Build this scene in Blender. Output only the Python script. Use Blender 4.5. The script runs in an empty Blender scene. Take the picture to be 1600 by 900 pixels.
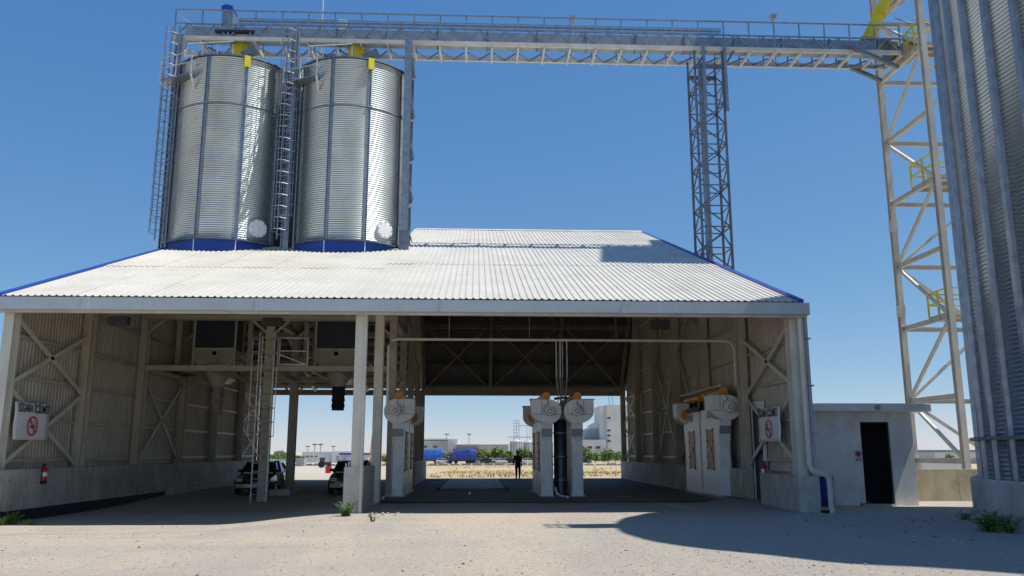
import bpy, bmesh, math, random
from mathutils import Vector, Matrix, Euler
random.seed(7)
S = bpy.context.scene
COL = S.collection
PI = math.pi
# ---------------------------------------------------------------- camera
FPX, PITCH, YAW, CAMH = 1300.0, math.atan(256/1300), math.radians(2.5), 1.7
cam_d = bpy.data.cameras.new('camera'); cam = bpy.data.objects.new('camera', cam_d); COL.objects.link(cam)
cam_d.sensor_width = 36; cam_d.lens = 36*FPX/1600; cam_d.clip_end = 8000; cam_d.clip_start = .1
cam.location = (0, 0, CAMH); cam.rotation_euler = (PI/2+PITCH, 0, -YAW)
S.camera = cam
# ---------------------------------------------------------------- sky, sun, exposure
SUN_EL = math.radians(65); SUN_AZ = math.radians(97)        # clockwise from +Y
W = bpy.data.worlds.new('World'); S.world = W; W.use_nodes = True
nt = W.node_tree; bg = nt.nodes['Background']
sky = nt.nodes.new('ShaderNodeTexSky'); sky.sky_type = 'NISHITA'; sky.sun_disc = False
sky.sun_elevation = SUN_EL; sky.sun_rotation = SUN_AZ
sky.altitude = 500; sky.air_density = .7; sky.dust_density = .2; sky.ozone_density = 6
# the camera's rendering of this sky: per-channel tone response
sepc = nt.nodes.new('ShaderNodeSeparateColor'); comb = nt.nodes.new('ShaderNodeCombineColor')
nt.links.new(sky.outputs[0], sepc.inputs[0])
for ch, (kk, gm_) in enumerate(((.94, 1.0), (1.418, .69), (2.567, .39))):
    pw_ = nt.nodes.new('ShaderNodeMath'); pw_.operation = 'POWER'; pw_.inputs[1].default_value = gm_; nt.links.new(sepc.outputs[ch], pw_.inputs[0])
    ml_ = nt.nodes.new('ShaderNodeMath'); ml_.operation = 'MULTIPLY'; ml_.inputs[1].default_value = kk; nt.links.new(pw_.outputs[0], ml_.inputs[0]); nt.links.new(ml_.outputs[0], comb.inputs[ch])
nt.links.new(comb.outputs[0], bg.inputs[0]); bg.inputs[1].default_value = .107
sd = bpy.data.lights.new('sun', 'SUN'); sun = bpy.data.objects.new('sun', sd); COL.objects.link(sun)
sd.energy = 4.4; sd.angle = math.radians(.53); sd.color = (1, .955, .88)
sdir = Vector((math.sin(SUN_AZ)*math.cos(SUN_EL), math.cos(SUN_AZ)*math.cos(SUN_EL), math.sin(SUN_EL)))
sun.rotation_euler = sdir.to_track_quat('Z', 'Y').to_euler(); sun.location = (40, -10, 60)
vs = S.view_settings; vs.view_transform = 'Standard'; vs.look = 'None'; vs.exposure = .35; vs.gamma = 1
S.cycles.max_bounces = 8; S.cycles.diffuse_bounces = 5

# ---------------------------------------------------------------- pixel -> point (distance from the thing's own plane)
_c, _s, _cp, _sp = math.cos(PITCH), math.sin(PITCH), math.cos(YAW), math.sin(YAW)
_fw = Vector((_sp*_c, _cp*_c, _s)); _rt = Vector((_cp, -_sp, 0)); _up = Vector((-_sp*_s, -_cp*_s, _c))
def ray(x, y): return _fw+(x-800)/FPX*_rt+(450-y)/FPX*_up
def PY(x, y, Y): r = ray(x, y); t = Y/r.y; return Vector((r.x*t, Y, CAMH+r.z*t))
def PZ(x, y, z=0.0): r = ray(x, y); t = (z-CAMH)/r.z; return Vector((r.x*t, r.y*t, z))

# ---------------------------------------------------------------- materials
def N(nt, t, **k):
    n = nt.nodes.new(t)
    for a, b in k.items(): setattr(n, a, b)
    return n
def mat(name, col, rough=.6, metal=0, var=.12, scale=1.5, bump=0, bscale=30, col2=None, mix=.5, spec=.5, stain=None, stain_scale=(.8, .8, .25), stain_amt=.35, trans=0, coat=0):
    m = bpy.data.materials.new(name); m.use_nodes = True; t = m.node_tree; b = t.nodes['Principled BSDF']; L = t.links.new
    g = N(t, 'ShaderNodeNewGeometry')
    n1 = N(t, 'ShaderNodeTexNoise'); n1.inputs['Scale'].default_value = scale; n1.inputs['Detail'].default_value = 6; n1.inputs['Roughness'].default_value = .62
    L(g.outputs['Position'], n1.inputs['Vector'])
    c2 = col2 or tuple(max(0, c*(1-2*var)) for c in col)
    c1 = col if col2 else tuple(min(1, c*(1+var)) for c in col)
    r = N(t, 'ShaderNodeMapRange'); r.inputs['From Min'].default_value = .5-mix*.4; r.inputs['From Max'].default_value = .5+mix*.4
    L(n1.outputs['Fac'], r.inputs['Value'])
    mx = N(t, 'ShaderNodeMix', data_type='RGBA'); mx.inputs['A'].default_value = (*c2, 1); mx.inputs['B'].default_value = (*c1, 1)
    L(r.outputs[0], mx.inputs['Factor']); out = mx.outputs['Result']
    if stain:
        mp = N(t, 'ShaderNodeMapping'); mp.inputs['Scale'].default_value = stain_scale; L(g.outputs['Position'], mp.inputs['Vector'])
        n2 = N(t, 'ShaderNodeTexNoise'); n2.inputs['Scale'].default_value = 4; n2.inputs['Detail'].default_value = 5; L(mp.outputs[0], n2.inputs['Vector'])
        r2 = N(t, 'ShaderNodeMapRange'); r2.inputs['From Min'].default_value = .5; r2.inputs['From Max'].default_value = .75; r2.inputs['To Max'].default_value = stain_amt; L(n2.outputs['Fac'], r2.inputs['Value'])
        m2 = N(t, 'ShaderNodeMix', data_type='RGBA'); m2.inputs['B'].default_value = (*stain, 1); L(r2.outputs[0], m2.inputs['Factor']); L(out, m2.inputs['A']); out = m2.outputs['Result']
    L(out, b.inputs['Base Color'])
    b.inputs['Roughness'].default_value = rough; b.inputs['Metallic'].default_value = metal; b.inputs['Specular IOR Level'].default_value = spec
    b.inputs['Coat Weight'].default_value = coat
    if bump:
        n3 = N(t, 'ShaderNodeTexNoise'); n3.inputs['Scale'].default_value = bscale; n3.inputs['Detail'].default_value = 4; L(g.outputs['Position'], n3.inputs['Vector'])
        bp = N(t, 'ShaderNodeBump'); bp.inputs['Strength'].default_value = bump; bp.inputs['Distance'].default_value = .03; L(n3.outputs['Fac'], bp.inputs['Height']); L(bp.outputs[0], b.inputs['Normal'])
    return m
M = {}
M['roof'] = mat('roof_white_paint', (.55, .53, .47), .5, var=.07, scale=.5, stain=(.42, .38, .3), stain_scale=(.9, .12, .12), stain_amt=.16)
M['cream'] = mat('cream_steel_paint', (.5, .45, .35), .55, var=.1, scale=1.3, stain=(.3, .25, .17), stain_amt=.45)
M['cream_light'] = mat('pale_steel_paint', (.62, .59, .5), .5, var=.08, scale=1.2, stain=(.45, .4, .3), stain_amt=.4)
M['towercream'] = mat('faded_cream_paint', (.58, .55, .465), .5, var=.1, scale=1.1, stain=(.4, .36, .28), stain_amt=.35)
M['sheet'] = mat('wall_sheet', (.5, .455, .37), .55, var=.12, scale=.6, stain=(.25, .21, .15), stain_scale=(1.5, 1.5, .2), stain_amt=.5)
M['darksheet'] = mat('dusty_roof_underside', (.13, .122, .105), .75, var=.15, scale=.5)  # darker than the outer roof sheets; also on the tall bay's purlins
M['fascia'] = mat('fascia_grey_paint', (.42, .47, .5), .38, var=.06, scale=.8, stain=(.33, .34, .33), stain_scale=(2, 2, .3), stain_amt=.3)
M['dustycream'] = mat('dusty_dark_cream_paint', (.24, .215, .17), .65, var=.15, scale=1.2)  # darker cream for the framing under the tall bay's rear slope
M['trough'] = mat('dull_blue_grey_steel', (.3, .375, .45), .5, metal=.4, var=.15, scale=2)
M['blue'] = mat('blue_sheet', (.012, .055, .34), .4, var=.12, scale=1.5)
M['white'] = mat('white_paint', (.86, .86, .84), .4, var=.05, scale=1.5, stain=(.48, .45, .38), stain_scale=(2, 2, .6), stain_amt=.4)
M['concrete'] = mat('cast_concrete', (.52, .49, .43), .85, var=.16, scale=.9, bump=.3, bscale=18, stain=(.22, .2, .17), stain_scale=(1.2, 1.2, .35), stain_amt=.6)
M['concrete_yellow'] = mat('limewashed_concrete', (.5, .45, .33), .85, var=.16, scale=1.1, bump=.3, bscale=14, stain=(.3, .25, .18), stain_amt=.55)
M['plaster'] = mat('white_plaster', (.86, .85, .8), .8, var=.07, scale=1.2, bump=.25, bscale=22, stain=(.55, .5, .41), stain_scale=(.8, .8, .5), stain_amt=.4)
M['tar'] = mat('black_bitumen', (.02, .02, .02), .7, var=.3)
M['galvsteel'] = mat('galvanised_steel', (.33, .36, .39), .42, metal=.75, var=.15, scale=4, bump=.05, bscale=50)
M['galvdark'] = mat('weathered_galvanised_steel', (.2, .225, .265), .5, metal=.6, var=.18, scale=3)
M['galvrail'] = mat('galvanised_rail', (.62, .63, .62), .45, metal=.5, var=.12, scale=3)
M['yellow'] = mat('yellow_paint', (.72, .6, .02), .45, var=.1)
M['orange'] = mat('orange_paint', (.8, .3, .02), .45, var=.1, scale=3)
M['wood'] = mat('varnished_plywood', (.5, .27, .1), .5, var=.2, scale=6, col2=(.36, .17, .055))
M['black'] = mat('black_rubber', (.015, .015, .016), .5, var=.2)
M['darkmetal'] = mat('dark_steel', (.06, .06, .065), .3, metal=.6, var=.2, scale=3)
M['navy'] = mat('navy_panel', (.025, .035, .05), .5, var=.15, scale=3)
M['red'] = mat('red_enamel', (.55, .015, .015), .35, var=.08)
M['sign'] = mat('white_vinyl', (.75, .75, .78), .5, var=.05, scale=3, bump=.15, bscale=6)
M['ink'] = mat('black_print', (.02, .02, .03), .5, var=.05)
M['redink'] = mat('red_print', (.5, .02, .04), .5, var=.05)
M['fabric'] = mat('dusty_canvas', (.33, .28, .25), .9, var=.2, scale=5)
M['fabricnavy'] = mat('navy_canvas', (.015, .02, .035), .85, var=.2, scale=5)
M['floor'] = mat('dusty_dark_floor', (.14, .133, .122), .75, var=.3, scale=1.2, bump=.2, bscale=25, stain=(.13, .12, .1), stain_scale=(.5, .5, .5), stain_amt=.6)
M['plate'] = mat('weighbridge_deck', (.34, .32, .29), .6, var=.25, scale=1.1, stain=(.04, .04, .04), stain_scale=(.6, .25, .5), stain_amt=.8)
M['carblack'] = mat('black_car_paint', (.012, .012, .014), .15, var=.1, coat=.6)
M['carsilver'] = mat('silver_car_paint', (.35, .37, .4), .25, metal=.5, var=.05, coat=.5)
M['carwhite'] = mat('white_car_paint', (.7, .7, .7), .25, var=.05, coat=.5)
M['glass'] = mat('dark_glass', (.02, .025, .03), .06, var=.05, spec=.8)
M['tyre'] = mat('tyre_rubber', (.02, .02, .02), .8, var=.2)
M['lamp'] = mat('lamp_lens', (.2, .2, .2), .15, var=.05)
M['skin'] = mat('skin', (.35, .2, .13), .6, var=.05)
M['workwear'] = mat('navy_workwear', (.012, .016, .035), .9, var=.2, scale=8)
M['hair'] = mat('dark_hair', (.012, .009, .007), .7, var=.2)
M['leaf'] = mat('tree_leaf', (.19, .29, .055), .55, var=.4, scale=.5, col2=(.085, .15, .028))
M['leafpale'] = mat('pale_tree_leaf', (.12, .17, .04), .6, var=.4, scale=.7, col2=(.06, .1, .02))
M['weed'] = mat('weed_leaf', (.15, .24, .045), .55, var=.4, scale=5, col2=(.07, .13, .02))
M['bark'] = mat('bark', (.1, .075, .05), .9, var=.3, scale=6)
M['straw'] = mat('dry_grass', (.6, .48, .26), .9, var=.3, scale=1, col2=(.44, .37, .17))
M['stone'] = mat('gravel_stone', (.5, .45, .38), .9, var=.3, scale=14, mix=.3, col2=(.24, .215, .185))
M['tarp'] = mat('blue_tarpaulin', (.02, .12, .5), .5, var=.3, scale=1.2, bump=.5, bscale=2.2)
M['tarpdark'] = mat('deep_blue_tarpaulin', (.02, .05, .3), .5, var=.3, scale=1.2, bump=.6, bscale=2.2)
M['farwall'] = mat('far_white_cladding', (.62, .62, .6), .7, var=.05, scale=.2)
M['farroof'] = mat('far_roof', (.7, .7, .67), .6, var=.05, scale=.2)
M['fargrey'] = mat('far_grey_cladding', (.3, .33, .36), .6, var=.08, scale=.2)
M['farred'] = mat('far_red_canopy', (.22, .06, .05), .7)
M['soil'] = mat('dark_gravel_bank', (.1, .09, .075), .9, var=.35, scale=2, bump=.5, bscale=6)

def silo_mat(name, nsec, col, r0):
    m = bpy.data.materials.new(name); m.use_nodes = True; t = m.node_tree; b = t.nodes['Principled BSDF']; L = t.links.new
    g = N(t, 'ShaderNodeNewGeometry')
    oi = N(t, 'ShaderNodeObjectInfo')
    mp = N(t, 'ShaderNodeMapping'); mp.inputs['Scale'].default_value = (1.1, 1.1, .5); L(g.outputs['Position'], mp.inputs[0])
    n1 = N(t, 'ShaderNodeTexNoise'); n1.inputs['Scale'].default_value = 1.3; n1.inputs['Detail'].default_value = 5; L(mp.outputs[0], n1.inputs['Vector'])
    v = N(t, 'ShaderNodeTexVoronoi'); v.inputs['Scale'].default_value = 14; L(g.outputs['Position'], v.inputs['Vector'])
    sp = N(t, 'ShaderNodeSeparateXYZ'); L(g.outputs['Position'], sp.inputs[0])
    fl = N(t, 'ShaderNodeMath', operation='MULTIPLY'); fl.inputs[1].default_value = 1/1.12; L(sp.outputs['Z'], fl.inputs[0])
    f2 = N(t, 'ShaderNodeMath', operation='FLOOR'); L(fl.outputs[0], f2.inputs[0])
    ad = N(t, 'ShaderNodeMath', operation='MULTIPLY_ADD'); ad.inputs[1].default_value = 37.7; L(oi.outputs['Random'], ad.inputs[0]); L(f2.outputs[0], ad.inputs[2])
    wn = N(t, 'ShaderNodeTexWhiteNoise', noise_dimensions='1D'); L(ad.outputs[0], wn.inputs['W'])
    a1 = N(t, 'ShaderNodeMath', operation='MULTIPLY_ADD'); a1.inputs[1].default_value = .22; L(wn.outputs['Value'], a1.inputs[0]); L(n1.outputs['Fac'], a1.inputs[2])
    a2 = N(t, 'ShaderNodeMath', operation='MULTIPLY_ADD'); a2.inputs[1].default_value = .0; L(v.outputs['Color'], a2.inputs[0]); L(a1.outputs[0], a2.inputs[2])
    r = N(t, 'ShaderNodeMapRange'); r.inputs['From Min'].default_value = .35; r.inputs['From Max'].default_value = 1.0; L(a2.outputs[0], r.inputs['Value'])
    mx = N(t, 'ShaderNodeMix', data_type='RGBA'); mx.inputs['A'].default_value = (*[c*.82 for c in col], 1); mx.inputs['B'].default_value = (*[min(1, c*1.12) for c in col], 1)
    L(r.outputs[0], mx.inputs['Factor']); L(mx.outputs['Result'], b.inputs['Base Color'])
    rr = N(t, 'ShaderNodeMapRange'); rr.inputs['From Min'].default_value = .35; rr.inputs['From Max'].default_value = 1.0; rr.inputs['To Min'].default_value = r0+.025; rr.inputs['To Max'].default_value = r0-.01
    L(a2.outputs[0], rr.inputs['Value']); L(rr.outputs[0], b.inputs['Roughness'])
    b.inputs['Metallic'].default_value = .9
    return m
M['silo'] = silo_mat('galvanised_silo_sheet', 10, (.47, .53, .54), .31)
M['bigsilo'] = silo_mat('galvanised_silo_sheet_old', 30, (.37, .425, .455), .34)  # darker copy of the roof silo sheet, shaded side put into its colour

# ground: gravel yard, dry field beyond the shed
def ground_mat():
    m = bpy.data.materials.new('yard_gravel_and_field'); m.use_nodes = True; t = m.node_tree; b = t.nodes['Principled BSDF']; L = t.links.new
    g = N(t, 'ShaderNodeNewGeometry'); P = g.outputs['Position']
    def noise(sc, det=6, rough=.6, vec=P, dist=0):
        n = N(t, 'ShaderNodeTexNoise'); n.inputs['Scale'].default_value = sc; n.inputs['Detail'].default_value = det; n.inputs['Roughness'].default_value = rough; n.inputs['Distortion'].default_value = dist
        L(vec, n.inputs['Vector']); return n.outputs['Fac']
    def rng(v, a, c, lo=0, hi=1):
        r = N(t, 'ShaderNodeMapRange'); r.inputs['From Min'].default_value = a; r.inputs['From Max'].default_value = c; r.inputs['To Min'].default_value = lo; r.inputs['To Max'].default_value = hi; L(v, r.inputs['Value']); return r.outputs[0]
    def mix(f, a, c):
        x = N(t, 'ShaderNodeMix', data_type='RGBA'); L(f, x.inputs['Factor'])
        for s, q in (('A', a), ('B', c)):
            if isinstance(q, tuple): x.inputs[s].default_value = (*q, 1)
            else: L(q, x.inputs[s])
        return x.outputs['Result']
    def mth(op, a, c):
        x = N(t, 'ShaderNodeMath', operation=op)
        for i, q in enumerate((a, c)):
            if isinstance(q, (int, float)): x.inputs[i].default_value = q
            else: L(q, x.inputs[i])
        return x.outputs[0]
    sp = N(t, 'ShaderNodeSeparateXYZ'); L(P, sp.inputs[0])
    mp = N(t, 'ShaderNodeMapping'); mp.inputs['Scale'].default_value = (.6, .13, 1); mp.inputs['Rotation'].default_value = (0, 0, .32); L(P, mp.inputs[0])
    tracks = noise(1.0, 5, .6, mp.outputs[0], .4)
    patch = noise(.35, 7, .65, P, .6)
    fine = noise(7, 6, .75); grit = noise(38, 4, .8); grit2 = noise(14, 6, .85)
    dust = mix(rng(fine, .3, .7), (.44, .37, .28), (.6, .525, .42))
    grav = mix(rng(grit2, .3, .7), (.32, .285, .245), (.52, .465, .405))
    grav = mix(rng(grit, .62, .7), grav, (.6, .56, .5))
    mp3 = N(t, 'ShaderNodeMapping'); mp3.inputs['Scale'].default_value = (.07, .55, 1); mp3.inputs['Rotation'].default_value = (0, 0, -.06); L(P, mp3.inputs[0])
    cross = noise(1.0, 6, .65, mp3.outputs[0], .5)
    f = mth('ADD', rng(patch, .36, .66, -.1, .45), rng(tracks, .42, .6, -.1, .5))
    f = mth('ADD', f, mth('MULTIPLY', rng(cross, .42, .6, -.25, .5), rng(sp.outputs['X'], 1.0, -5.0)))
    # the yard is greyer towards the right, where crushed stone was spread
    fx = rng(sp.outputs['X'], -2.0, 9.0, 0, .45); f = mth('SUBTRACT', f, fx)
    f = mth('ADD', f, rng(sp.outputs['X'], -6.0, -11.0, 0, .12))
    # pale dust ground up by the wheels on the way into the lane
    ax = mth('ABSOLUTE', mth('ADD', mth('MULTIPLY', noise(.3, 3, .5), 2.0), mth('SUBTRACT', sp.outputs['X'], 1.3)), 0)
    f = mth('ADD', f, mth('MULTIPLY', rng(ax, 2.4, .4, 0, .75), rng(grit2, .3, .6, .5, 1)))
    yard = mix(f, grav, dust)
    spk = N(t, 'ShaderNodeTexVoronoi'); spk.inputs['Scale'].default_value = 22; spk.inputs['Randomness'].default_value = 1; L(P, spk.inputs['Vector'])
    sc_ = N(t, 'ShaderNodeSeparateColor'); L(spk.outputs['Color'], sc_.inputs[0])
    near = mth('MULTIPLY', rng(spk.outputs['Distance'], .42, .3), rng(sc_.outputs[0], .8, .84, 0, .75))
    yard = mix(near, yard, mix(sc_.outputs[1], (.17, .15, .13), (.62, .58, .52)))
    # field
    fn = noise(.09, 6, .6, P, .5); mp2 = N(t, 'ShaderNodeMapping'); mp2.inputs['Scale'].default_value = (.05, .16, 1); L(P, mp2.inputs[0]); fb = noise(1, 5, .6, mp2.outputs[0], .3)
    grass = mix(rng(noise(.8, 6, .7), .35, .65), (.34, .26, .11), (.5, .39, .2))
    pale = mix(rng(fine, .3, .7), (.4, .33, .22), (.5, .43, .31))
    field = mix(rng(fb, .44, .56), grass, pale)
    fx2 = mth('MULTIPLY', rng(sp.outputs['Y'], 55.5, 57.5), rng(mth('ADD', sp.outputs['X'], mth('MULTIPLY', sp.outputs['Y'], .12)), .5, 4.0))
    yard2 = mix(mth('MULTIPLY', rng(sp.outputs['Y'], 54, 58), .75), yard, (.47, .42, .34))
    far = mix(rng(sp.outputs['Y'], 230, 330), field, (.3, .27, .17))
    out = mix(fx2, yard2, far)
    L(out, b.inputs['Base Color']); b.inputs['Roughness'].default_value = .93; b.inputs['Specular IOR Level'].default_value = .25
    h = mth('ADD', mth('MULTIPLY', grit2, .6), mth('ADD', mth('MULTIPLY', grit, .5), mth('MULTIPLY', fine, 1.0)))
    bp = N(t, 'ShaderNodeBump'); bp.inputs['Strength'].default_value = .75; bp.inputs['Distance'].default_value = .06; L(h, bp.inputs['Height']); L(bp.outputs[0], b.inputs['Normal'])
    return m
M['ground'] = ground_mat()

# ---------------------------------------------------------------- mesh helpers
class MB:
    def __init__(s): s.v = []; s.f = []
    def add(s, vs, fs):
        o = len(s.v); s.v += [tuple(v) for v in vs]; s.f += [tuple(i+o for i in f) for f in fs]; return s
    def box(s, x0, x1, y0, y1, z0, z1):
        return s.add([(x0, y0, z0), (x1, y0, z0), (x1, y1, z0), (x0, y1, z0), (x0, y0, z1), (x1, y0, z1), (x1, y1, z1), (x0, y1, z1)],
                     [(0, 3, 2, 1), (4, 5, 6, 7), (0, 1, 5, 4), (1, 2, 6, 5), (2, 3, 7, 6), (3, 0, 4, 7)])
    def bar(s, p, q, w, h=None, up=(0, 0, 1)):
        h = h or w; p, q = Vector(p), Vector(q); d = (q-p).normalized(); u = Vector(up)
        if abs(d.dot(u)) > .97: u = Vector((0, 1, 0)) if abs(d.y) < .9 else Vector((1, 0, 0))
        r = d.cross(u).normalized(); u = r.cross(d)
        V = [c+r*a*w/2+u*b*h/2 for c in (p, q) for a, b in ((-1, -1), (1, -1), (1, 1), (-1, 1))]
        return s.add(V, [(0, 3, 2, 1), (4, 5, 6, 7), (0, 1, 5, 4), (1, 2, 6, 5), (2, 3, 7, 6), (3, 0, 4, 7)])
    def ibar(s, p, q, w, h, t=.02, up=(0, 1, 0)):   # I section: flanges w wide, h deep along up
        p, q = Vector(p), Vector(q); d = (q-p).normalized(); u = Vector(up); r = d.cross(u).normalized(); u = r.cross(d)
        for k in (-1, 1): s.bar(p+u*k*(h/2-t/2), q+u*k*(h/2-t/2), w, t, u)
        return s.bar(p, q, t, h-2*t, u)
    def tube(s, pts, r, n=8, cap=True):
        pts = [Vector(p) for p in pts]; o = len(s.v); m = len(pts)
        for i, p in enumerate(pts):
            d = (pts[min(i+1, m-1)]-pts[max(i-1, 0)]).normalized(); u = Vector((0, 0, 1)) if abs(d.z) < .9 else Vector((1, 0, 0))
            a = d.cross(u).normalized(); b = a.cross(d); rr = r[i] if isinstance(r, (list, tuple)) else r
            s.v += [tuple(p+(a*math.cos(2*PI*k/n)+b*math.sin(2*PI*k/n))*rr) for k in range(n)]
        for i in range(m-1):
            for k in range(n): s.f.append((o+i*n+k, o+i*n+(k+1) % n, o+(i+1)*n+(k+1) % n, o+(i+1)*n+k))
        if cap: s.f.append(tuple(o+k for k in reversed(range(n)))); s.f.append(tuple(o+(m-1)*n+k for k in range(n)))
        return s
    def lathe(s, prof, n=24, c=(0, 0, 0), a0=0, a1=2*PI, axis='z'):
        o = len(s.v); full = abs(a1-a0-2*PI) < 1e-6; m = n if full else n+1; c = Vector(c)
        for r, z in prof:
            for k in range(m):
                a = a0+(a1-a0)*k/n; x, y = r*math.cos(a), r*math.sin(a)
                s.v.append(tuple(c+(Vector((x, y, z)) if axis == 'z' else Vector((x, -z, y)) if axis == 'y' else Vector((z, x, y)))))
        for i in range(len(prof)-1):
            for k in range(n if full else n):
                k2 = (k+1) % m if full else k+1
                s.f.append((o+i*m+k, o+i*m+k2, o+(i+1)*m+k2, o+(i+1)*m+k))
        return s
    def prism(s, poly, a, b, axis='y'):             # poly in the two other axes, extruded a..b
        n = len(poly)
        def P(u, v, w): return (u, w, v) if axis == 'y' else (w, u, v) if axis == 'x' else (u, v, w)
        return s.add([P(u, v, a) for u, v in poly]+[P(u, v, b) for u, v in poly],
                     [tuple(range(n)), tuple(n+i for i in reversed(range(n)))]+[(i, i+n, (i+1) % n+n, (i+1) % n) for i in range(n)])
    def mesh(s, name, smooth=False, off=(0, 0, 0), fix=True):
        me = bpy.data.meshes.new(name); ox, oy, oz = off
        me.from_pydata([(x-ox, y-oy, z-oz) for x, y, z in s.v], [], s.f); me.update()
        if fix:
            bm = bmesh.new(); bm.from_mesh(me); bmesh.ops.recalc_face_normals(bm, faces=bm.faces); bm.to_mesh(me); bm.free()
        if smooth:
            for p in me.polygons: p.use_smooth = True
            try: me.set_sharp_from_angle(angle=math.radians(38))
            except Exception: pass
        return me
    def build(s, name, m, parent=None, smooth=False, local=False, fix=True):
        off = (0, 0, 0) if (parent is None or local) else wloc(parent)
        me = s.mesh(name, smooth, off, fix); me.materials.append(M[m] if isinstance(m, str) else m)
        return link(name, me, parent)
def wloc(o):
    v = Vector((0, 0, 0))
    while o: v += o.location; o = o.parent
    return v
def link(name, me, parent=None, loc=(0, 0, 0), rot=(0, 0, 0)):
    o = bpy.data.objects.new(name, me); COL.objects.link(o); o.location = loc; o.rotation_euler = rot
    if parent: o.parent = parent
    return o
def tag(o, label, cat, group=None, kind=None):
    if label: o['label'] = label
    if cat: o['category'] = cat
    if group: o['group'] = group
    if kind: o['kind'] = kind
    return o
def thing(name, label, cat, loc=(0, 0, 0), group=None):
    o = bpy.data.objects.new(name, None); COL.objects.link(o); o.location = loc; o.empty_display_size = .3
    return tag(o, label, cat, group)
def structure(name, mb, m, smooth=False):
    o = mb.build(name, m, None, smooth); o['kind'] = 'structure'; return o
def copy_tree(o, loc, parent=None, label=None):
    c = o.copy(); COL.objects.link(c); c.parent = parent
    if loc is not None: c.location = loc
    if label: c['label'] = label
    for ch in list(o.children): copy_tree(ch, None, c)
    return c
def text_mesh(body, size, m, bold=0.0):
    cu = bpy.data.curves.new('lettering', 'FONT'); cu.body = body; cu.size = size; cu.align_x = 'CENTER'; cu.align_y = 'CENTER'; cu.extrude = .003; cu.offset = bold
    ob = bpy.data.objects.new('tmp', cu); COL.objects.link(ob)
    bpy.context.view_layer.update(); dg = bpy.context.evaluated_depsgraph_get()
    me = bpy.data.meshes.new_from_object(ob.evaluated_get(dg)); bpy.data.objects.remove(ob); me.name = 'lettering'
    me.materials.clear(); me.materials.append(M[m]); return me
def sm(a, b, x): t = max(0, min(1, (x-a)/(b-a))); return t*t*(3-2*t)

# ---------------------------------------------------------------- ground
from mathutils import noise as mn
def gz(x, y):
    z = -.3*sm(-3.5, -7.5, x)*sm(17, 23, y)*(1-.85*sm(30, 42, y))
    z += .1*sm(7.5, 9, x)*sm(26, 29, y)*(1-sm(34, 40, y))*sm(14, 11, x)
    z += -1.4*sm(52, 145, y)
    return z
def gzn(x, y):
    d = math.hypot(x, y); k = 1 if 6 < y < 24 else .4
    if y > 30 and y < 55 and x > -3.6 and x < 10.5: k = 0
    return gz(x, y)+k*(.035*mn.noise(Vector((x*.6, y*.6, 0)))+.05*mn.noise(Vector((x*.2, y*.2, 3))))*(1 if d < 60 else .3)
def axis_vals(rng):
    out = []
    for a, b, st in rng:
        n = max(1, round((b-a)/st)); out += [a+(b-a)*i/n for i in range(n)]
    return out+[rng[-1][1]]
gxs = axis_vals([(-3000, -400, 650), (-400, -60, 40), (-60, -20, 4), (-20, 24, .35), (24, 60, 4), (60, 400, 40), (400, 3000, 650)])
gys = axis_vals([(-200, -10, 40), (-10, 6, 2), (6, 32, .3), (32, 60, .8), (60, 160, 5), (160, 400, 20), (400, 4000, 450)])
gm = MB(); nx = len(gxs)
gm.v = [(x, y, gzn(x, y)) for y in gys for x in gxs]
gm.f = [(j*nx+i, j*nx+i+1, (j+1)*nx+i+1, (j+1)*nx+i) for j in range(len(gys)-1) for i in range(nx-1)]
g = structure('ground', gm, 'ground', True)
# floor of the drive-through lanes and its weighbridge
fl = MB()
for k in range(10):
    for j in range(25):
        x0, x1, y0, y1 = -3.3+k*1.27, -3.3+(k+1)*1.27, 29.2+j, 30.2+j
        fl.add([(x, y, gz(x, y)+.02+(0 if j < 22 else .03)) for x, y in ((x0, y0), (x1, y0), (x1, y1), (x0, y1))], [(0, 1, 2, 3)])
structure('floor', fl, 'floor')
# ================================================================ the drive-through shed
XL, XD, XR = -13.5, -3.4, 9.65
YB = [24.6+4.9*i for i in range(7)]
EY, EZ, SL = 24.15, 6.1, .36
RY, LRY = 47.1, 36.6                       # ridge of the tall bay / of the silo bay
ANG = math.atan(SL)
def zf(y): return EZ+SL*(y-EY)
RZ, LRZ = zf(RY), zf(LRY)
RE, REZ = 54.3, 5.72                       # rear eave
def zrear(y): return REZ+(RZ-REZ)*(RE-y)/(RE-RY)
def zrearL(y): return REZ+(LRZ-REZ)*(RE-y)/(RE-LRY)
def zroof(y, left=False):
    if left: return zf(y) if y < LRY else zrearL(y)
    return zf(y) if y < RY else zrear(y)
shed = thing('drive_through_shed', 'cream steel drive-through grain intake shed with white corrugated roof', 'shed', (XD, 24.6, 0))
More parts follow.
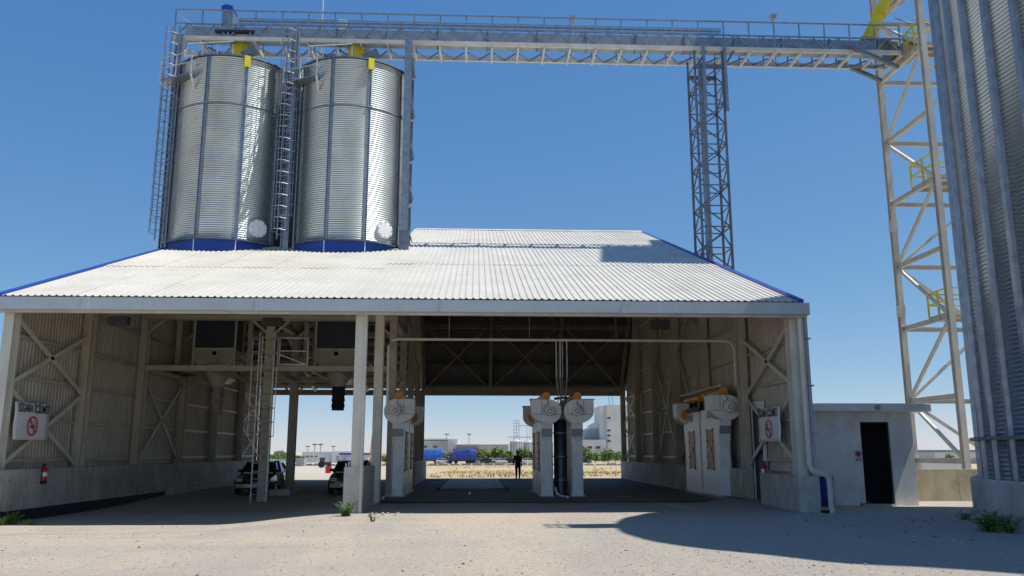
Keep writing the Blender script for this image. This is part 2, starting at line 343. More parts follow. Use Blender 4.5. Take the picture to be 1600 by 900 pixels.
# --- roof sheets, 1 m wide, trapezoid ribs
def sheet_mesh(name, w, L, m, ribs=5, t=.012, hr=.03):
    mb = MB(); st = w/ribs; top = []
    for k in range(ribs):
        a = k*st; top += [(a, 0), (a+st*.55, 0), (a+st*.65, hr), (a+st*.9, hr)]
    top.append((w, 0))
    n = len(top)
    for y in (0, L): mb.v += [(x, y, z) for x, z in top]+[(x, y, z-t) for x, z in top]
    for i in range(n-1):
        mb.f += [(i, i+1, i+1+2*n, i+2*n), (n+i+1, n+i, 3*n+i, 3*n+i+1), (i+1, i, n+i, n+i+1), (2*n+i, 2*n+i+1, 3*n+i+1, 3*n+i)]
    me = mb.mesh(name, False, fix=False); me.materials.append(M[m]); return me
def lay_roof(x0, x1, y0, y1, zfun, rows, m, name):
    nc = max(1, round((x1-x0)/1.0)); w = (x1-x0)/nc
    p0, p1 = Vector((0, y0, zfun(y0))), Vector((0, y1, zfun(y1))); d = p1-p0; L = d.length/rows; a = math.atan2(d.z, d.y)
    me = sheet_mesh(name, w+.03, L+.12, m)
    for r in range(rows):
        q = p0+d*(r/rows)
        for c in range(nc):
            j = random.uniform(-.003, .003)+(.006 if c % 2 else 0)
            o = link(name, me, shed, (x0+c*w-shed.location.x, q.y-shed.location.y, q.z-shed.location.z+.02+.016*r+j), (a+random.uniform(-.0012, .0012), 0, 0))
VX0, VX1 = XL-.2, 9.7
lay_roof(VX0, XD-.1, EY, LRY-.1, zf, 2, 'roof', 'roof_sheet')
lay_roof(XD-.1, VX1, EY, RY-.1, zf, 3, 'roof', 'roof_sheet')
# rear slopes (descending): seen from below inside the shed
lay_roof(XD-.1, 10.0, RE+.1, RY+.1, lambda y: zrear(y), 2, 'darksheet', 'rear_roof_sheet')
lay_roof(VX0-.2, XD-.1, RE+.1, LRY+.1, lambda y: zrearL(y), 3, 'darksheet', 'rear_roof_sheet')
for x0, x1, y in ((XD-.1, VX1, RY), (VX0, XD-.1, LRY)):
    z = zf(y); k = 0; n = round((x1-x0)/2.2)
    for i in range(n):
        a, b = x0+(x1-x0)*i/n, x0+(x1-x0)*(i+1)/n-.01
        MB().prism([(y-.28, z-.0), (y, z+.13), (y+.2, z-.1), (y+.2, z-.13), (y, z+.1), (y-.28, z-.03)], a, b, 'x').build('ridge_cap', 'roof', shed)
# vertical gable infill between tall bay and silo bay, above the lower roof
gb = MB(); pts = [(LRY-.2, zf(LRY)-.3), (RY, RZ-.1), (RE-.2, REZ+.1), (RE-.2, REZ-.2)]
gb.prism(pts+[(LRY, LRZ-.5)], XD-.04, XD+.0, 'x').build('gable_sheet', 'sheet', shed)
# blue verge trims
for x, ya, yb in ((VX1, EY-.02, RY), (VX0-.04, EY-.02, LRY), (XD-.14, LRY, RY)):
    MB().bar((x+.02, ya, zf(ya)+.03), (x+.02, yb, zf(yb)+.03), .16, .12).build('verge_trim', 'blue' if x != XD-.14 else 'roof', shed)
for x, ya, yb in ((VX1+.13, EY, RY), (VX0-.16, EY, LRY)):
    MB().bar((x, ya, zf(ya)-.12), (x, yb, zf(yb)-.12), .03, .18).build('verge_board', 'blue', shed)
# fascia and gutter, jointed
fx = [-14.0, -11.2, -6.3, -.95, 4.4, 9.92]
for a, b in zip(fx[:-1], fx[1:]):
    p = [(24.0, 5.72), (24.04, 5.70), (24.22, 5.70), (24.22, 6.04), (24.1, 6.07), (24.0, 6.06)]
    MB().prism(p, a+.004, b-.004, 'x').build('fascia', 'fascia', shed)
for x in fx[1:-1]:
    MB().box(x-.09, x+.09, 23.985, 24.02, 5.71, 6.065).build('fascia_joint', 'fascia', shed)
MB().box(-13.9, 9.85, 24.08, 24.2, 5.62, 5.695).build('eave_angle', 'cream', shed)
MB().box(-13.9, 9.85, 24.3, 24.55, 5.7, 5.95).build('eave_beam', 'cream', shed)
# --- columns
def col(x, y, z1, w=.3, h=.32, m='cream', z0=None, name='column'):
    z0 = gz(x, y)-.15 if z0 is None else z0
    return MB().ibar((x, y, z0), (x, y, z1), w, h, .03, (0, 1, 0)).build(name, m, shed)
for i, y in enumerate(YB):
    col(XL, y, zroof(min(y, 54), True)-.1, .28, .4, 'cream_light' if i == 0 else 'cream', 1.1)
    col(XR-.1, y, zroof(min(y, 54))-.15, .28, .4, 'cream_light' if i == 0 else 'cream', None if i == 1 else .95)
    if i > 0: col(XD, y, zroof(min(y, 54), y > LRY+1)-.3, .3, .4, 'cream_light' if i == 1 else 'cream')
XM = -8.42
for i in (2, 3): col(XM, YB[i], zroof(YB[i], True)-.3, .34, .4)
# front divider post stands on a concrete block
MB().ibar((XD+.0, 24.6, 1.2), (XD+.0, 24.6, 5.7), .28, .3, .03).build('column', 'cream_light', shed)
MB().box(XD-.32, XD+.14, 24.42, 27.9, -.3, 1.27).build('concrete_block', 'concrete', shed)
MB().tube([(XD+.17, 24.42, 5.7), (XD+.17, 24.42, -.2)], .055, 10).build('corner_pipe', 'cream_light', shed, True)
for x, h in ((-.2, .2), (-.05, .25), (-.28, .16)): MB().tube([(XD+x, 24.5, 1.2), (XD+x, 24.5, 1.22+h)], .018, 6).build('anchor_bolt', 'white', shed)
# header beams at the rear
MB().ibar((XD, 54.1, 5.43), (XR, 54.1, 5.43), .25, .34, .025, (0, 0, 1)).build('rear_header', 'cream', shed)
MB().ibar((XL, 54.1, 5.43), (XD, 54.1, 5.43), .25, .34, .025, (0, 0, 1)).build('rear_header', 'cream', shed)
# rear slope framing: rafters, purlins, wind bracing (tall bay)
RX = [XD+.1, .95, 5.3, XR-.2]
def rp(x, y, o=.18): return Vector((x, y, zrear(y)-o))
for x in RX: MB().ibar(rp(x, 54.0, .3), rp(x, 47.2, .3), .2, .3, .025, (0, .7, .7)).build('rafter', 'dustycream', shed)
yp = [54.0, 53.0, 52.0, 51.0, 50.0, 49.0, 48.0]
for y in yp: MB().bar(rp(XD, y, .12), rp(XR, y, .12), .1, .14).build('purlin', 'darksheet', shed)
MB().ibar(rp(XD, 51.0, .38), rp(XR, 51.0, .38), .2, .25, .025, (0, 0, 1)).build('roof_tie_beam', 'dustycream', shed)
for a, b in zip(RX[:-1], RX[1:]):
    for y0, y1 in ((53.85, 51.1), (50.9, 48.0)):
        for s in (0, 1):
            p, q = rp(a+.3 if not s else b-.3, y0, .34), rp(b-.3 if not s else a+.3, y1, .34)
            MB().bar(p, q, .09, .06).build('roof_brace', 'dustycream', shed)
# silo bay rear slope framing
def rl(x, y, o=.2): return Vector((x, y, zrearL(y)-o))
for x in (XL+.2, -10.2, -6.9, XD-.2): MB().ibar(rl(x, 54, .25), rl(x, 42, .25), .16, .26, .02, (0, .27, .96)).build('rafter', 'cream', shed)
for k in range(9):
    y = 53.6-1.35*k; MB().bar(rl(XL, y, .1), rl(XD, y, .1), .08, .14).build('purlin', 'cream', shed)
for k in range(6):                          # lattice girder at the rear of the silo bay
    a, b = XL+.3+k*1.6, XL+1.1+k*1.6
    for p, q in (((a, 51.2, 5.75), (b, 51.2, 6.35)), ((b, 51.2, 6.35), (b+.8, 51.2, 5.75))): MB().bar(p, q, .08).build('lattice_web', 'cream', shed)
for z in (5.7, 6.4): MB().bar((XL, 51.2, z), (XD, 51.2, z), .12).build('lattice_chord', 'cream', shed)
# --- low concrete walls
for x0, x1, y0, y1, z0, z1 in ((XL-.32, XL+.22, 24.38, 54.2, .04, 1.2), (XR-.3, XR+.3, 29.75, 54.2, -.4, 1.12), (XD+.12, XD+.32, 44, 54.2, -.1, 1.2)):
    n = round((y1-y0)/4.9)
    for k in range(n):
        a, b = y0+(y1-y0)*k/n, y0+(y1-y0)*(k+1)/n
        MB().box(x0, x1, a+.008, b-.008, z0, z1).build('low_concrete_wall', 'concrete', shed)
MB().box(XL-.36, XL+.19, 24.4, 54, -.6, .04).build('bitumen_plinth', 'tar', shed)  # black strip along the foot of the left wall
MB().box(XL+.1, XL+.5, 37.5, 47, -.3, .16).build('wheel_kerb', 'concrete', shed)
MB().box(XR-.3, XR+.32, 24.3, 27.6, -.35, 1.02).build('low_concrete_wall', 'concrete', shed)
for k in range(26):                          # form-tie holes left in the left concrete wall
    for z in (.88, .78):
        y = 25+k*.62+(.3 if z < .8 else 0); MB().lathe([(.0, 0), (.028, 0), (.028, .012)], 6, (XL+.215, y, z), axis='x').build('form_tie_hole', 'tar', shed)
# --- corrugated wall sheets by bay, girts and braces
def wall_bay(X, y0, y1, zb, zt, inward, name='wall_sheet'):
    mb = MB(); n = max(2, round((y1-y0)/.2)); st = (y1-y0)/n; prof = []
    for k in range(n):
        a = y0+k*st; prof += [(a, 0), (a+st*.5, 0), (a+st*.6, .035), (a+st*.9, .035)]
    prof.append((y1, 0)); m_ = len(prof)
    for t in (0, .012):
        for y, d in prof: mb.v += [(X+(d*inward)-t*inward, y, zb), (X+(d*inward)-t*inward, y, zt(y))]
    for i in range(m_-1):
        mb.f.append((2*i, 2*i+2, 2*i+3, 2*i+1)); j = 2*m_
        mb.f.append((j+2*i, j+2*i+1, j+2*i+3, j+2*i+2))
    mb.build(name, 'sheet', shed, fix=False)
girts = [1.45, 2.68, 3.9, 5.1, 6.4, 7.7, 9.0, 10.3, 11.6]
for side, X, inn, left in ((0, XL-.24, 1, True), (1, XR+.2, -1, False)):
    for i in range(6):
        y0, y1 = YB[i], YB[i+1]
        zt = lambda y: zroof(min(y, 54), left)-.06
        wall_bay(X, y0, y1, 1.1, zt, inn)
        ym = min(zt(y0), zt(y1))
        for zg in girts:
            if zg < ym-.15: MB().bar((X+inn*.09, y0+.15, zg), (X+inn*.09, y1-.15, zg), .08, .1).build('girt', 'cream', shed)
        def brace(ya, za, yb, zb):
            xx = X+inn*.25; MB().bar((xx, ya, za), (xx, yb, zb), .05, .13).build('wall_brace', 'cream_light' if i == 0 else 'cream', shed)
        if i == 0:
            a, b = y0+.2, y1-.2
            for z0, z1 in ((1.3, 3.55), (3.65, 5.6)): brace(a, z0, b, z1); brace(a, z1, b, z0)
        if (i in (2, 5)) or (side == 1 and i == 3):
            a, b = y0+.2, y1-.2
            if side == 0: spans = ((1.4, 4.7),) if i == 2 else ((1.3, 3.2), (3.3, 5.2))
            else: spans = ((1.3, 3.3), (3.4, 5.3)) if i == 5 else ((1.3, 6.2), (6.4, zt(y0)-.5))
            for z0, z1 in spans: brace(a, z0, b, z1); brace(a, z1, b, z0)
# outer flange of the right wall end and rainwater pipes
MB().box(XR+.21, XR+.3, 24.35, 24.75, 1.02, 5.7).build('wall_end_trim', 'fascia', shed)
MB().tube([(XR+.02, 24.2, 5.7), (XR+.02, 24.2, 1.35), (XR+.06, 24.18, 1.2), (XR+.2, 24.14, 1.1), (XR+.42, 24.1, 1.07), (XR+.52, 24.1, .95), (XR+.54, 24.1, .8), (XR+.54, 24.1, -.2)], .085, 12).build('rainwater_pipe', 'cream_light', shed, True)
for z in (2.2, 3.6, 5.0): MB().box(XR+.18, XR+.36, 24.3, 24.36, z, z+.05).build('pipe_bracket', 'galvsteel', shed)
MB().box(XR+.3, XR+.46, 24.06, 24.34, -.22, .06).build('drain_box', 'tar', shed)
# small door in the right wall, beside the second column
MB().box(XR+.02, XR+.12, 28.0, 28.1, -.1, 3.15).box(XR+.02, XR+.12, 29.0, 29.1, -.1, 3.15).box(XR+.02, XR+.12, 28.0, 29.1, 3.15, 3.4).build('door_frame', 'white', shed)
MB().box(XR+.03, XR+.08, 28.1, 29.0, -.1, 3.15).build('door_leaf', 'navy', shed)
# floodlights under the eave
for x in (-12.0, -7.9, 7.2):
    p = PY(190 if x < -9 else 428 if x < 0 else 1030, 496, 25.2)
    o = MB().box(p.x-.28, p.x+.28, 24.95, 25.2, 5.42, 5.66).build('floodlight', 'tar', shed)
# conduit crossing the tall bay with hangers and drops
pc = PY(800, 531, 29.3).z
MB().tube([(XD+.35, 29.3, 3.0), (XD+.33, 29.3, pc-.25), (XD+.42, 29.3, pc-.05), (XD+.65, 29.3, pc), (XR-.75, 29.3, pc), (XR-.5, 29.3, pc-.06), (XR-.4, 29.3, pc-.3), (XR-.4, 29.3, 4.0)], .05, 8).build('conduit', 'cream_light', shed, True)
for x in (-2.9, -.95, 1.9, 5.0): MB().tube([(x, 29.3, pc), (x, 29.3, zf(29.3))], .008, 5).build('conduit_hanger', 'cream', shed)
# --- mezzanine frame carrying the silos (row 3)
YM = YB[2]
for z0, z1, m in ((4.92, 5.14, 'cream'), (7.0, 7.22, 'cream')):
    MB().ibar((XL, YM-.1, (z0+z1)/2), (XD, YM-.1, (z0+z1)/2), .2, z1-z0, .02, (0, 0, 1)).build('mezzanine_beam', m, shed)
    MB().ibar((XL, YB[3], (z0+z1)/2), (XD, YB[3], (z0+z1)/2), .2, z1-z0, .02, (0, 0, 1)).build('mezzanine_beam', m, shed)
for x in (XL+.1, -11.9, -10.7, XM, -6.7, -5.5, XD-.1): MB().bar((x, YM, 5.0), (x, YB[3], 5.0), .12, .18).build('mezzanine_joist', 'cream', shed)
MB().box(XL, -12.6, YM+.1, YB[3]-.1, 5.15, 5.19).build('mezzanine_floor', 'galvdark', shed)
for x, sgn in ((XL, 1), (XM, -1), (XM, 1), (XD, -1)):
    MB().bar((x+sgn*.15, YM-.1, 6.45), (x+sgn*.75, YM-.1, 7.02), .08).build('knee_brace', 'cream', shed)
    MB().bar((x+sgn*.15, YB[3]-.1, 4.4), (x+sgn*.8, YB[3]-.1, 4.95), .08).build('knee_brace', 'cream', shed)
for a, b, za, zb in ((-8.3, -6.9, 7.3, 8.6), (-9.0, -10.6, 7.3, 8.4), (-13.2, -11.8, 7.3, 8.3), (-6.6, -5.2, 6.2, 5.2), (-8.2, -6.9, 6.1, 6.9)): MB().bar((a, 38.2, za-.6), (b, 38.2, zb-.6), .09).build('knee_brace', 'cream_light', shed)
MB().box(XM-.35, XM+.55, 36.9, 40.2, -.3, .12).build('column_plinth', 'concrete', shed)

MB().ibar((XD, YB[2], 7.12), (XD, YB[3], 7.12), .25, .25, .02, (0, 0, 1)).build('side_girder', 'cream', shed)
MB().ibar((XM, YB[2], 7.12), (XM, YB[3], 7.12), .25, .22, .02, (0, 0, 1)).build('side_girder', 'cream', shed)
# things in the shed: weighing bins under the silos, ladder, guard rail
def bin_(cx, label, lm):
    b = thing('discharge_bin', label, 'hopper', (cx, 37.2, 5.14), 'discharge bins under the two silos')
    MB().box(cx-.85, cx+.85, 36.62, 37.9, 6.1, 7.45).build('bin_body', 'navy', b)
    for x in (-.92, .85): MB().box(cx+x, cx+x+.07, 36.56, 36.66, 5.14, 7.5).build('corner_post', 'cream_light', b)
    for x in (-.92, .85): MB().box(cx+x, cx+x+.07, 37.85, 37.95, 5.14, 7.5).build('corner_post', 'cream', b)
    lo = MB().prism([(cx-.85, 6.1), (cx+.85, 6.1), (cx+.85, 5.62), (cx+.72, 5.4), (cx-.72, 5.4), (cx-.85, 5.62)], 36.6, 37.9, 'y').build('lower_box', 'cream', b)
    MB().lathe([(0, 0), (.09, 0), (.09, .03)], 16, (cx+.02, 36.6, 5.92), axis='y').build('inspection_hole', 'tar', lo)
    MB().box(cx-.88, cx+.88, 36.57, 36.6, 6.07, 6.14).build('seam_strip', 'cream_light', b)
    MB().lathe([(.62, 5.45), (.62, 5.0), (.22, 4.45), (.22, 4.3)], 20, (cx+.12, 37.0, 0)).build('spout_cone', 'cream', b, True)
    sl = MB(); pr = []
    for k in range(13): pr.append(((.26 if lm == 'fabric' else .28)+.02*math.sin(k*2.1), 4.5-k*(.1 if lm == 'fabric' else .085)))
    sl.lathe(pr, 18, (cx+.12, 37.0, 0)); o = sl.build('canvas_sleeve', lm, b, True)
    MB().box(cx+.42, cx+.7, 36.9, 37.1, 4.6, 4.85).tube([(cx+.7, 37, 4.72), (cx+.86, 37, 4.8)], .08, 8).build('gate_motor', 'white', b)
    MB().bar((cx+.9, 37.2, 5.9), (cx+1.7, 37.2, 5.3), .05).build('stay', 'cream_light', b)
    return b
bin_(PY(335, 545, 36.6).x, 'navy panelled discharge bin with beige canvas sleeve hanging below', 'fabric')
bin_(PY(525, 545, 36.6).x, 'navy panelled discharge bin with dark navy sleeve hanging below', 'fabricnavy')
# ladder on the middle column
lad = thing('column_ladder', 'galvanised cage ladder fixed to the middle column under the silos', 'ladder', (XM, YM-.5, 0))
lz0, lz1, ly = gz(XM, YM)-.02, 6.45, YM-.52
for s in (-1, 1): MB().bar((XM+s*.3-.02, ly, lz0), (XM+s*.3-.02, ly, lz1), .045, .06).build('stile', 'galvrail', lad)
n = 21
for k in range(n):
    z = lz0+.3+k*.3; MB().tube([(XM-.32, ly, z), (XM+.28, ly, z)], .018, 6).build('rung', 'galvrail', lad)
for k in range(8):
    z = 2.3+k*.55; MB().tube([(XM-.32, ly, z), (XM-.52, ly-.25, z), (XM-.35, ly-.6, z), (XM-.02, ly-.72, z), (XM+.31, ly-.6, z), (XM+.48, ly-.25, z), (XM+.28, ly, z)], .017, 6).build('cage_hoop', 'galvrail', lad)
for p in ((-.52, -.25), (-.02, -.72), (.48, -.25)): MB().bar((XM+p[0], ly+p[1], 2.3), (XM+p[0], ly+p[1], 6.2), .03, .01).build('cage_strap', 'galvrail', lad)
for z in (1.5, 3.5, 5.5):
    MB().bar((XM-.02, ly, z), (XM-.02, YM-.15, z), .06, .03).build('wall_stay', 'galvrail', lad)
gr = thing('guard_rail', 'galvanised guard rail on the mezzanine beside the ladder', 'railing', (XM+1, YM-.1, 5.14))
for x in (XM+.4, XM+1.55): MB().bar((x, YM-.1, 5.12), (x, YM-.1, 6.3), .05).build('rail_post', 'galvrail', gr)
for z in (6.28, 5.75, 5.2): MB().bar((XM+.4, YM-.1, z), (XM+1.55, YM-.1, z), .05).build('rail', 'galvrail', gr)
MB().bar((XM+.4, YM-.1, 5.6), (XM+1.5, YM-.1, 5.2), .04).build('rail', 'galvrail', gr)
# weighbridge deck
wb = thing('weighbridge', 'dark steel weighbridge deck in the middle drive-through lane', 'weighbridge', (0, 45, 0))
for k in range(6):
    a = 38.7+k*2.25; MB().box(-1.55, 1.4, a, a+2.23, -.05, .09).build('deck_plate', 'plate', wb)
for x in (-1.72, 1.45): MB().box(x, x+.12, 38.7, 52.2, -.05, .1).build('side_kerb', 'floor', wb)
structure('lane_marking', MB().box(-.25, -.17, 34.2, 36.9, .021, .026), 'white')
# ================================================================ silos on the roof
def corr_sector(R, z0, z1, a0, a1, pitch, amp, nseg, per=4):
    mb = MB(); n = max(1, round((z1-z0)/pitch)); prof = []
    for k in range(n*per+1):
        prof.append((R+amp*math.sin(2*PI*k/per), z0+(z1-z0)*k/(n*per)))
    return mb.lathe(prof, nseg, (0, 0, 0), a0, a1)
SR, SZ0, SZ1, SCY = 2.7, 10.72, 19.55, 38.1
NS = 10; A0 = -PI/2+math.radians(23)
def caged_ladder(mb_parent, x, y, z0, z1, face, cage0, w=.42, d=.6, step=.3, hoop=.75, mname='galvsteel'):
    f = Vector((math.cos(face), math.sin(face), 0)); r = Vector((-f.y, f.x, 0)); c = Vector((x, y, 0)); par = mb_parent
    for s in (-1, 1):
        p = c+r*s*w/2; MB().bar((p.x, p.y, z0), (p.x, p.y, z1+.9), .05).build('ladder_stile', mname, par)
    rg = MB(); k = 0; z = z0+.2
    me = MB().tube([c-r*w/2-c, c+r*w/2-c], .013, 5).mesh('ladder_rung'); me.materials.append(M[mname])
    wl = wloc(par)
    while z < z1+.6: link('ladder_rung', me, par, (x-wl.x, y-wl.y, z-wl.z)); z += step
    h = [(-w/2, 0), (-w/2-.14, d*.4), (-w/2+.02, d*.85), (0, d), (w/2-.02, d*.85), (w/2+.14, d*.4), (w/2, 0)]
    me = MB().tube([r*a+f*b for a, b in h], .015, 5).mesh('cage_hoop'); me.materials.append(M[mname])
    z = cage0
    while z < z1+.8: link('cage_hoop', me, par, (x-wl.x, y-wl.y, z-wl.z)); z += hoop*.7
    for a, b in (h[1], h[3], h[5]):
        p = c+r*a+f*b; MB().bar((p.x, p.y, cage0), (p.x, p.y, z1+.75), .022).build('cage_strap', mname, par)
def make_silo(cx, label):
    s = thing('roof_silo', label, 'silo', (cx, SCY, SZ0), 'galvanised silos standing on the shed roof')
    st = 2*PI/NS
    for k2, (za, zb) in enumerate(((0, 4.5), (4.5, 9.0))):
        me = corr_sector(SR+.006*(1-k2), za, zb, -st/2, st/2, .104, .017, 9).mesh('shell_panel', True); me.materials.append(M['silo'])
        for k in range(NS): link('shell_panel', me, s, (0, 0, 0), (0, 0, A0+st*(k+.5)))
    me = MB().prism([(SR-.01, -.075), (SR+.06, -.075), (SR+.06, -.045), (SR+.02, -.04), (SR+.02, .04), (SR+.06, .045), (SR+.06, .075), (SR-.01, .075)], -.05, 9.0, 'z').mesh('stiffener'); me.materials.append(M['galvsteel'])
    for k in range(NS): link('stiffener', me, s, (0, 0, 0), (0, 0, A0+st*k))
    ring = MB().lathe([(SR, 6.57), (SR+.035, 6.57), (SR+.035, 6.61), (SR, 6.61)], 64).build('wind_ring', 'galvsteel', s, True, local=True)
    me = MB().box(SR+.03, SR+.09, -.12, .12, 6.55, 6.63).mesh('ring_clamp'); me.materials.append(M['galvsteel'])
    for k in range(NS): link('ring_clamp', me, s, (0, 0, 0), (0, 0, A0+st*k))
    MB().lathe([(SR-.05, 8.98), (SR+.1, 8.95), (SR+.1, 9.02), (.5, 9.75), (.45, 9.9), (0, 9.9)], 40).build('silo_roof', 'galvdark', s, False, local=True)
    MB().lathe([(SR-.02, 0), (.3, -3.3), (.3, -3.6)], 30).build('hopper_cone', 'darkmetal', s, True, local=True)
    # support legs through the roof
    for k in range(4):
        a = PI/4+k*PI/2; x, y = cx+2.2*math.cos(a), SCY+1.35*math.sin(a)
        MB().ibar((x, y, 5.0), (x, y, SZ0-.02), .18, .2, .02).build('support_leg', 'cream', s)
    # blue skirt panels
    for k in range(NS):
        a, b = A0+st*k, A0+st*(k+1); R = SR+.12
        pa, pb = Vector((R*math.cos(a), R*math.sin(a), 0)), Vector((R*math.cos(b), R*math.sin(b), 0)); q = (pb-pa)*.012
        mb = MB(); t = Vector((0, 0, 1)); inn = -(pa+pb).normalized()*.03
        V = [pa+q-t*1.2, pb-q-t*1.2, pb-q+t*.02, pa+q+t*.02]; mb.add(V+[v+inn for v in V], [(0, 1, 2, 3), (7, 6, 5, 4), (0, 4, 5, 1), (1, 5, 6, 2), (2, 6, 7, 3), (3, 7, 4, 0)])
        mb.build('skirt_panel', 'blue', s, local=True)
        mb = MB().bar(pa+pa.normalized()*.015-t*1.1, pa+pa.normalized()*.015-t*.02, .035, .012, pa.normalized()); mb.build('skirt_joint', 'white', s, local=True)
    MB().lathe([(SR+.02, -.01), (SR+.2, -.01), (SR+.2, .03), (SR+.02, .035)], 64).build('base_ring', 'galvdark', s, False, local=True)
    # round inspection hatch, right of the front stiffener
    a = A0+math.radians(20); c = Vector((math.cos(a), math.sin(a), 0))*(SR+.02); rot = (PI/2, 0, a+PI/2)
    h = MB().lathe([(.42, -.06), (.42, .05), (.4, .075), (.1, .09), (0, .09)], 32)
    o = link('inspection_hatch', h.mesh('inspection_hatch', True), s, c+Vector((0, 0, .72)), rot); o.data.materials.append(M['white'])
    for k in range(8):
        an = k*PI/4; q = link('hatch_bolt', MB().box(-.02, .02, -.02, .02, .05, .1).mesh('hatch_bolt'), o, (.36*math.cos(an), .36*math.sin(an), 0)); q.data.materials.append(M['galvdark'])
    # yellow inlet, level sensor, junction box
    MB().lathe([(.5, 9.7), (.33, 9.9), (.42, 10.95), (.36, 10.95)], 24).build('inlet_spout', 'yellow', s, True, local=True)
    a = A0; c = Vector((math.cos(a), math.sin(a), 0))
    MB().bar(c*(SR+.14)+Vector((0, 0, 8.45)), c*(SR+.14)+Vector((0, 0, 9.0)), .26, .12, c).build('junction_box', 'yellow', s, local=True)
    p = Vector((.85, -1.9, 9.55)); MB().bar(p-Vector((.2, 0, .18)), p+Vector((.45, 0, .16)), .35, .3).build('roof_vent', 'galvdark', s, local=True)
    # top platform on the left with rails
    def L(x, y, z): return (cx+x, SCY+y, SZ0+z)
    px0, px1, py0, py1, pz = -2.95, -1.3, -2.75, -1.5, 7.95
    pl = MB().prism([(cx+px0, SCY+py0+.7), (cx+px1, SCY+py0-.1), (cx+px1+.1, SCY+py0+.35), (cx+px0+.6, SCY+py0+1.5)], SZ0+pz, SZ0+pz+.06, 'z'); pl.build('platform', 'galvsteel', s)
    for x, y in ((px0, py0+.7), ((px0+px1)/2, py0+.3), (px1, py0-.1), (px1+.1, py0+.35)):
        MB().bar(L(x, y, pz), L(x, y, pz+1.15), .05).build('rail_post', 'galvrail', s)
    for dz in (.6, 1.13):
        MB().bar(L(px0, py0+.7, pz+dz), L(px1, py0-.1, pz+dz), .045).build('rail', 'galvrail', s); MB().bar(L(px1, py0-.1, pz+dz), L(px1+.1, py0+.4, pz+dz), .045).build('rail', 'galvrail', s)
    MB().bar(L(px0, py0+.7, pz), L(-2.2, -1.55, pz-.75), .06).build('platform_strut', 'galvrail', s); MB().bar(L(px1, py0-.1, pz), L(px1+.08, -2.2, pz-.8), .06).build('platform_strut', 'galvrail', s)
    # stair rails leading over the roof cone
    MB().bar(L(-1.9, -1.9, 9.95), L(.0, -1.3, 10.45), .05).build('roof_rail', 'galvrail', s)
    for f in (0, .33, .66, 1): MB().bar(L(-1.9+1.9*f, -1.9+.6*f, 9.1+.6*f), L(-1.9+1.9*f, -1.9+.6*f, 9.85+.45*f), .04).build('roof_rail_post', 'galvrail', s)
    caged_ladder(s, cx-2.3, SCY-1.75, SZ0-.4, SZ0+8.2, math.radians(222), SZ0+1.3)
    s.scale = (1, 1, .955)
    return s
S1X, S2X = -11.55, -5.98
silo1 = make_silo(S1X, 'galvanised roof silo beside the shed edge, partly shaded by its neighbour')
silo2 = copy_tree(silo1, (S2X, SCY, SZ0), label='galvanised roof silo standing next to the tall shed roof, fully sunlit')
# gallery support columns, two with caged ladders
def support_col(x, y, label, z0=None):
    z0 = gz(x, y)-.1 if z0 is None else z0
    s = thing('gallery_support_column', label, 'column', (x, y, z0), 'columns holding the conveyor gallery')
    MB().ibar((x, y, z0), (x, y, 20.98), .3, .34, .03, (1, 0, 0)).build('shaft', 'galvsteel', s)
    caged_ladder(s, x-.1, y-.32, 10.9, 20.3, math.radians(252), 11.2)
    for z in (11.4, 13.6, 15.8, 18, 20): MB().bar((x-.1, y-.32, z), (x, y, z), .05).build('ladder_stay', 'galvsteel', s)
    return s
PCX = -14.0; PCY = 36.75
c1 = support_col(PCX, PCY, 'galvanised gallery support column with cage ladder at the outer silo')
c2 = support_col(-8.5, 36.2, 'galvanised gallery support column with cage ladder between the two silos', 7.22)
c3 = thing('gallery_support_column', 'plain galvanised gallery support column at the tall roof edge', 'column', (-3.3, 36.7, 5), 'columns holding the conveyor gallery')
MB().ibar((-3.3, 36.7, 7.23), (-3.3, 36.7, 20.98), .32, .34, .03).build('shaft', 'galvsteel', c3)
MB().ibar((-3.3, 38.9, 7.23), (-3.3, 38.9, 20.98), .2, .2, .02).build('shaft', 'galvdark', c3)
for k in range(9):
    z = 11.6+k*1.05; MB().bar((-3.12, 36.8, z), (-3.12, 38.9, z+(1.05 if k % 2 else 0)), .06).build('lacing', 'galvsteel', c3)
MB().box(-3.5, -3.05, 36.4, 36.55, 10.45, 11.5).build('foot_plate', 'galvdark', c3)

# ================================================================ conveyor gallery
GA, GB = -14.5, 20.9; GY0, GY1 = 37.25, 38.95; GZ = 20.98; PITCHG = 1.28
gal = thing('conveyor_gallery', 'long galvanised conveyor gallery with railing high above the shed roof', 'conveyor', (GA, GY0, GZ))
MB().box(GA, GB, GY0-.02, GY0+.1, GZ, GZ+.2).build('front_chord', 'cream_light', gal)
MB().box(GA, GB, GY1-.1, GY1+.02, GZ, GZ+.22).build('rear_chord', 'galvrail', gal)
MB().box(GA, GB, GY0+.02, GY0+.08, GZ+.82, GZ+.88).build('middle_chord', 'galvsteel', gal)
MB().box(GA, GB, GY0-.01, GY0+.05, GZ+1.53, GZ+1.59).build('handrail', 'galvsteel', gal)
MB().box(GA, GB, GY1-.05, GY1+.01, GZ+1.5, GZ+1.55).build('handrail', 'galvdark', gal)
nb = round((GB-GA)/PITCHG); st = (GB-GA)/nb
sh = {}
def shp(name, mb, m, parent, x, y, z):
    k = (name, m)
    if k not in sh: sh[k] = mb.mesh(name); sh[k].materials.append(M[m])
    wl = wloc(parent); return link(name, sh[k], parent, (x-wl.x, y-wl.y, z-wl.z))
